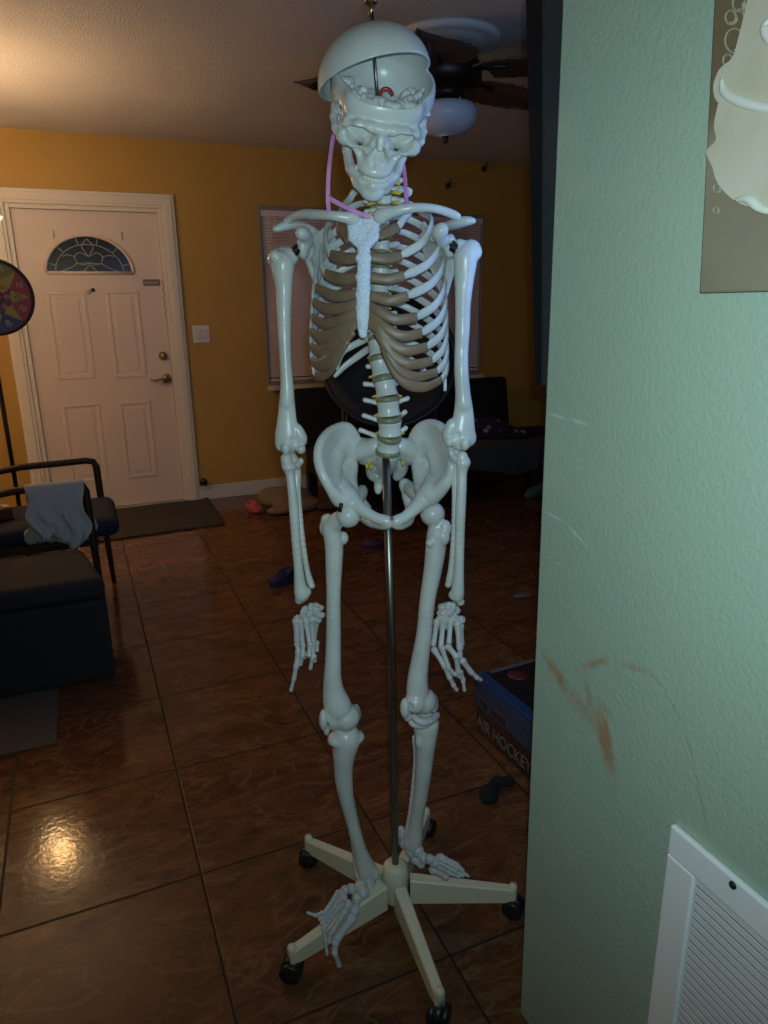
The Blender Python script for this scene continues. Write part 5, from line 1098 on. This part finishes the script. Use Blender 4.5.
B.seg((0, 70, -20), (0, 74, -40), 2, 2.5, k=1.5); B.ell((0, 78, -41), (3, 4, 4), k=3); B.ell((0, 66, -30), (11, 8, 14), k=2)
B.ell((0, 40, -62), (19, 26, 16), op='-', k=4)
for s in (-1, 1): B.ell((s * 38, 48, -44), (11, 22, 15), op='-', k=5)
skull = B.build('skull', BONE, sk, 1.45, xf=xfs)
# teeth
def toothmesh(): 
    bb = MB(); bb.box((-.0033, -.0026, -.0045), (.0033, .0026, .0045), .0016, 2); return from_bm('tooth', bb.bm)
TM = toothmesh(); TM.materials.append(TOOTH); TM.polygons.foreach_set('use_smooth', [True] * len(TM.polygons))
def teeth(par, zc, ry, rx, yc, cnt, skip=()):
    for k in range(cnt):
        if k in skip: continue
        a = math.pi * (.06 + .88 * k / (cnt - 1)); p = S3(rx * math.cos(a), yc + ry * math.sin(a), zc)
        o = bpy.data.objects.new('tooth', TM); COL.objects.link(o); o.parent = par
        tx = SR @ np.array([-math.sin(a) * rx, math.cos(a) * ry, 0]); tx /= np.linalg.norm(tx); tz = SR[:, 2] / SS; ty = np.cross(tz, tx)
        Mx = Matrix(((tx[0], ty[0], tz[0], p[0]), (tx[1], ty[1], tz[1], p[1]), (tx[2], ty[2], tz[2], p[2]), (0, 0, 0, 1)))
        o.matrix_basis = Matrix.Translation(-parent_origin(par)) @ Mx
teeth(skull, -62.5, 36, 25.5, 43, 14, skip=(10, 11, 12))
B = Bone(5)
for s in (-1, 1):
    B.chain([(s * 50, 4, -14), (s * 46, 6, -34), (s * 40, 14, -56), (s * 33, 36, -72), (s * 21, 58, -81), (s * 8, 72, -85)], [6, 7, 8.5, 9, 9, 9.5], flat=((1, 0, 0), 1.35)); B.seg((s * 46, 10, -30), (s * 44, 26, -22), 7, 3, flat=((1, 0, 0), 1.6)); B.chain([(s * 38, 28, -64), (s * 30, 46, -69), (s * 15, 67, -72), (0, 75, -72)], [5, 6.5, 6.5, 6.5])
B.ell((0, 74, -86), (15, 9, 9)); B.seg((0, 73, -73), (0, 75, -87), 8, 9)
jaw = B.build('jaw', BONE, sk, 1.5, xf=xfs)
teeth(jaw, -70.5, 35, 24.0, 42, 14, skip=(11,))
B = Bone(6); 
# ---------------- skull cap, lifted and tipped back on the rod
CC = P(374.5, 79.5, .055); cs = .00158
crl = math.radians(13.0); cnd = math.radians(-1)
cr1 = RH * math.cos(crl) + up_ * math.sin(crl); cu0 = up_ * math.cos(crl) - RH * math.sin(crl); cf0 = -NV
cf1 = math.cos(cnd) * cf0 - math.sin(cnd) * cu0; cu1 = math.cos(cnd) * cu0 + math.sin(cnd) * cf0
CR_ = np.stack([cr1, cf1, cu1], 1) * .001
xfc = lambda v: v @ CR_.T + CC
B = Bone(4); B.ell((0, 0, 0), (91, 100, 73)); B.ell((0, -14, -2), (87, 84, 65), k=10); B.ell((0, 0, 0), (86, 95, 68), op='-', k=2); B.half((0, 0, 0), (0, 0, -1))
cap = B.build('skull_cap', BONE, sk, 1.6, xf=xfc)
for (a, b_) in ((62, .3),):
    p = CR_ @ np.array([84, 30, 8]) + CC; b = MB(); q = [p + np.array([0, 0, .002 * k - .004]) + RH * (.004 + .002 * (k % 2)) for k in range(8)]; b.tube(q, .0016, 6); b.build('cap_hook', DARKMETAL, cap)
# rod through the head, its brass fitting, red loop in the brain case
r0 = P(377.5, 96, .075); r1 = P(374.5, 58, .07); r2 = P(371.5, 4, .06); r3 = P(370.6, -14, .06)
b = MB(); b.tube([r0, r1, r2], .0026, 10); b.build('head_rod', STEEL, sk)
b = MB(); b.tube([P(371.4, 16, .06), P(371.2, 2, .06)], .0042, 10); b.tube([P(371, 3, .06), P(370.8, -6, .06)], .010, 14); b.tube([P(370.8, -5, .06), r3], .006, 12); b.build('hanging_bolt', BRASS, sk)
b = MB(); b.tube([P(380 + 6.3 * (1 - math.cos(t)), 95.5 - 7.5 * math.sin(t) + 1.5 * t / 3.1, .085) for t in np.linspace(.0, 2.9, 14)], .0030, 8); b.build('red_loop', RED, sk)

# ------------------------------------------------------------------ pink ribbon round the neck
def ribbon(pts, w, name=None):
    q = cr(pts, 7); bb = MB(); rows = []
    for i, p in enumerate(q):
        t = q[min(i + 1, len(q) - 1)] - q[max(i - 1, 0)]; t /= np.linalg.norm(t); s = np.cross(t, NV); s /= np.linalg.norm(s); a = .5 * math.sin(i * .35)
        s = s * math.cos(a) + np.cross(t, s) * math.sin(a); n_ = np.cross(t, s)
        rows.append([bb.bm.verts.new(tuple(p + s * w * e + n_ * .0009 * f)) for e, f in ((-1, -1), (1, -1), (1, 1), (-1, 1))])
    for a, b in zip(rows, rows[1:]):
        for k in range(4): bb.bm.faces.new((a[k], a[(k + 1) % 4], b[(k + 1) % 4], b[k]))
    bb.bm.faces.new(rows[0][::-1]); bb.bm.faces.new(rows[-1]); return bb
rbn = thing('ribbon_necklace', 'thin pink ribbon hanging round the skeleton neck', 'ribbon', tuple(P(328, 200, .06)))
ribbon([(372, 120, -.085), (345, 122, -.06), (335, 132, .0), (331, 152, .03), (328.5, 175, .045), (328, 198, .055), (329, 212, .056)], .0034).build('left_strand', PINK, rbn)
ribbon([(327, 196, .056), (334, 201, .06), (347, 208, .068), (360, 213.5, .07), (371, 217, .066)], .0036).build('front_strand', PINK, rbn)
ribbon([(372, 120, -.085), (395, 130, -.075), (402.5, 160, -.03), (405, 178, .0), (406, 196, .03), (407, 206, .055)], .0032).build('right_strand', PINK, rbn)

# ------------------------------------------------------------------ rolling stand
st = thing('rolling_stand', 'cream five legged rolling stand with a steel pole under the skeleton', 'stand', tuple(HUB))
HB = HUB
b = MB(); b.lathe([(0, .045), (.024, .045), (.029, .055), (.030, .115), (.028, .140), (.022, .147), (.010, .149), (0, .149)], 32, Matrix.Translation((HB[0], HB[1], 0))); b.build('hub', CREAM, st, False)
b = MB(); b.tube([(HB[0], HB[1], .12), P(391.5, 640, .0), P(386, 456, -.006)], [.0083, .0083, .0083], 16); b.build('pole', STEEL, st)
ang0 = math.radians(264.3)
for k in range(5):
    a = ang0 + k * math.radians(72); dv = np.array([math.cos(a), math.sin(a), 0]); sv = np.array([-math.sin(a), math.cos(a), 0]); Lg = .280
    bb = bmesh.new(); rows = []
    for t in (0.06, .3, .6, .9, .98, 1.0):
        r = .018 + (Lg - .018) * t; top_ = .112 - .036 * t; bot = .046 - .004 * t; hw = .0145 - .004 * t
        if t == 1.0: hw *= .6
        if t >= .98: bot += .004
        p = HB + dv * r
        sec = ((-hw, bot), (-hw, top_ - .003), (-hw + .003, top_), (hw - .003, top_), (hw, top_ - .003), (hw, bot))
        rows.append([bb.verts.new(tuple(p + sv * s_ + np.array([0, 0, z_]))) for s_, z_ in sec])
    for A1, B1 in zip(rows, rows[1:]):
        for j in range(6): bb.faces.new((A1[j], A1[(j + 1) % 6], B1[(j + 1) % 6], B1[j]))
    bb.faces.new(rows[0][::-1]); bb.faces.new(rows[-1])
    tipp = HB + dv * (Lg - .008)
    m_ = MB(); m_.bm.free(); m_.bm = bb; m_.lathe([(0, .044), (.010, .044), (.010, .080), (.008, .085), (0, .086)], 16, Matrix.Translation(tuple(tipp))); lg = m_.build('leg', CREAM, st)
    # twin wheel caster
    wa = a + random.uniform(-.9, .9); wv = np.array([math.cos(wa), math.sin(wa), 0]); ws = np.array([-math.sin(wa), math.cos(wa), 0]); c = tipp + wv * .003
    b = MB(); b.tube([tipp + np.array([0, 0, .03]), tipp + np.array([0, 0, .050])], .005, 8); b.lathe([(0, -.009), (.022, -.009), (.0245, -.004), (.0245, .004), (.022, .009), (0, .009)], 20, Matrix.Translation((c[0], c[1], .0262)) @ Vector(ws).to_track_quat('Z', 'Y').to_matrix().to_4x4())
    cs_ = b.build('caster', BLACKP, lg)
    for s_ in (-1, 1):
        b.__init__(); b.lathe([(0, -.007), (.021, -.007), (.0235, -.004), (.0235, .004), (.021, .007), (0, .007)], 24, Matrix.Translation(tuple(c + ws * s_ * .014 + np.array([0, 0, .0238]))) @ Vector(ws).to_track_quat('Z', 'Y').to_matrix().to_4x4()); b.build('wheel', BLACKP, lg)

# ------------------------------------------------------------------ lights, world, camera
def light(name, typ, loc, energy, col, **kw):
    l = bpy.data.lights.new(name, typ); l.energy = energy; l.color = col
    for k, v in kw.items(): setattr(l, k, v)
    o = bpy.data.objects.new(name, l); COL.objects.link(o); o.location = loc; return o
fl = light('phone_flash', 'SPOT', tuple(CAM + RGT * .012 + UPV * .03), 32.0, (.66, .93, 1.0), shadow_soft_size=.006, spot_size=math.radians(122), spot_blend=1.0)
aim = FWD + .11 * UPV + .13 * RGT
fl.rotation_euler = Vector(aim).to_track_quat('-Z', 'Y').to_euler()
for q in (lc, added_head): light('lamp_bulb', 'POINT', (q[0], q[1], q[2] + 1.825), 8.0, (1.0, .72, .47), shadow_soft_size=.06); light('lamp_bulb_under', 'POINT', (q[0], q[1], q[2] + 1.63), 5.0, (1.0, .70, .42), shadow_soft_size=.035)  # lights of the added second head only broaden the glow
w = bpy.data.worlds.new('World'); SC.world = w; w.use_nodes = True; w.node_tree.nodes['Background'].inputs[0].default_value = (.5, .55, .7, 1); w.node_tree.nodes['Background'].inputs[1].default_value = .004
cd = bpy.data.cameras.new('Camera'); cd.sensor_fit = 'HORIZONTAL'; cd.sensor_width = 36; cd.lens = F / 768 * 36; cd.clip_start = .02
cam = bpy.data.objects.new('Camera', cd); COL.objects.link(cam)
cam.matrix_world = Matrix(((RGT[0], UPV[0], -FWD[0], CAM[0]), (RGT[1], UPV[1], -FWD[1], CAM[1]), (RGT[2], UPV[2], -FWD[2], CAM[2]), (0, 0, 0, 1)))
SC.camera = cam
SC.view_settings.view_transform = 'Standard'; SC.view_settings.look = 'None'; SC.view_settings.gamma = 1; SC.view_settings.exposure = 0; SC.view_settings.use_curve_mapping = False
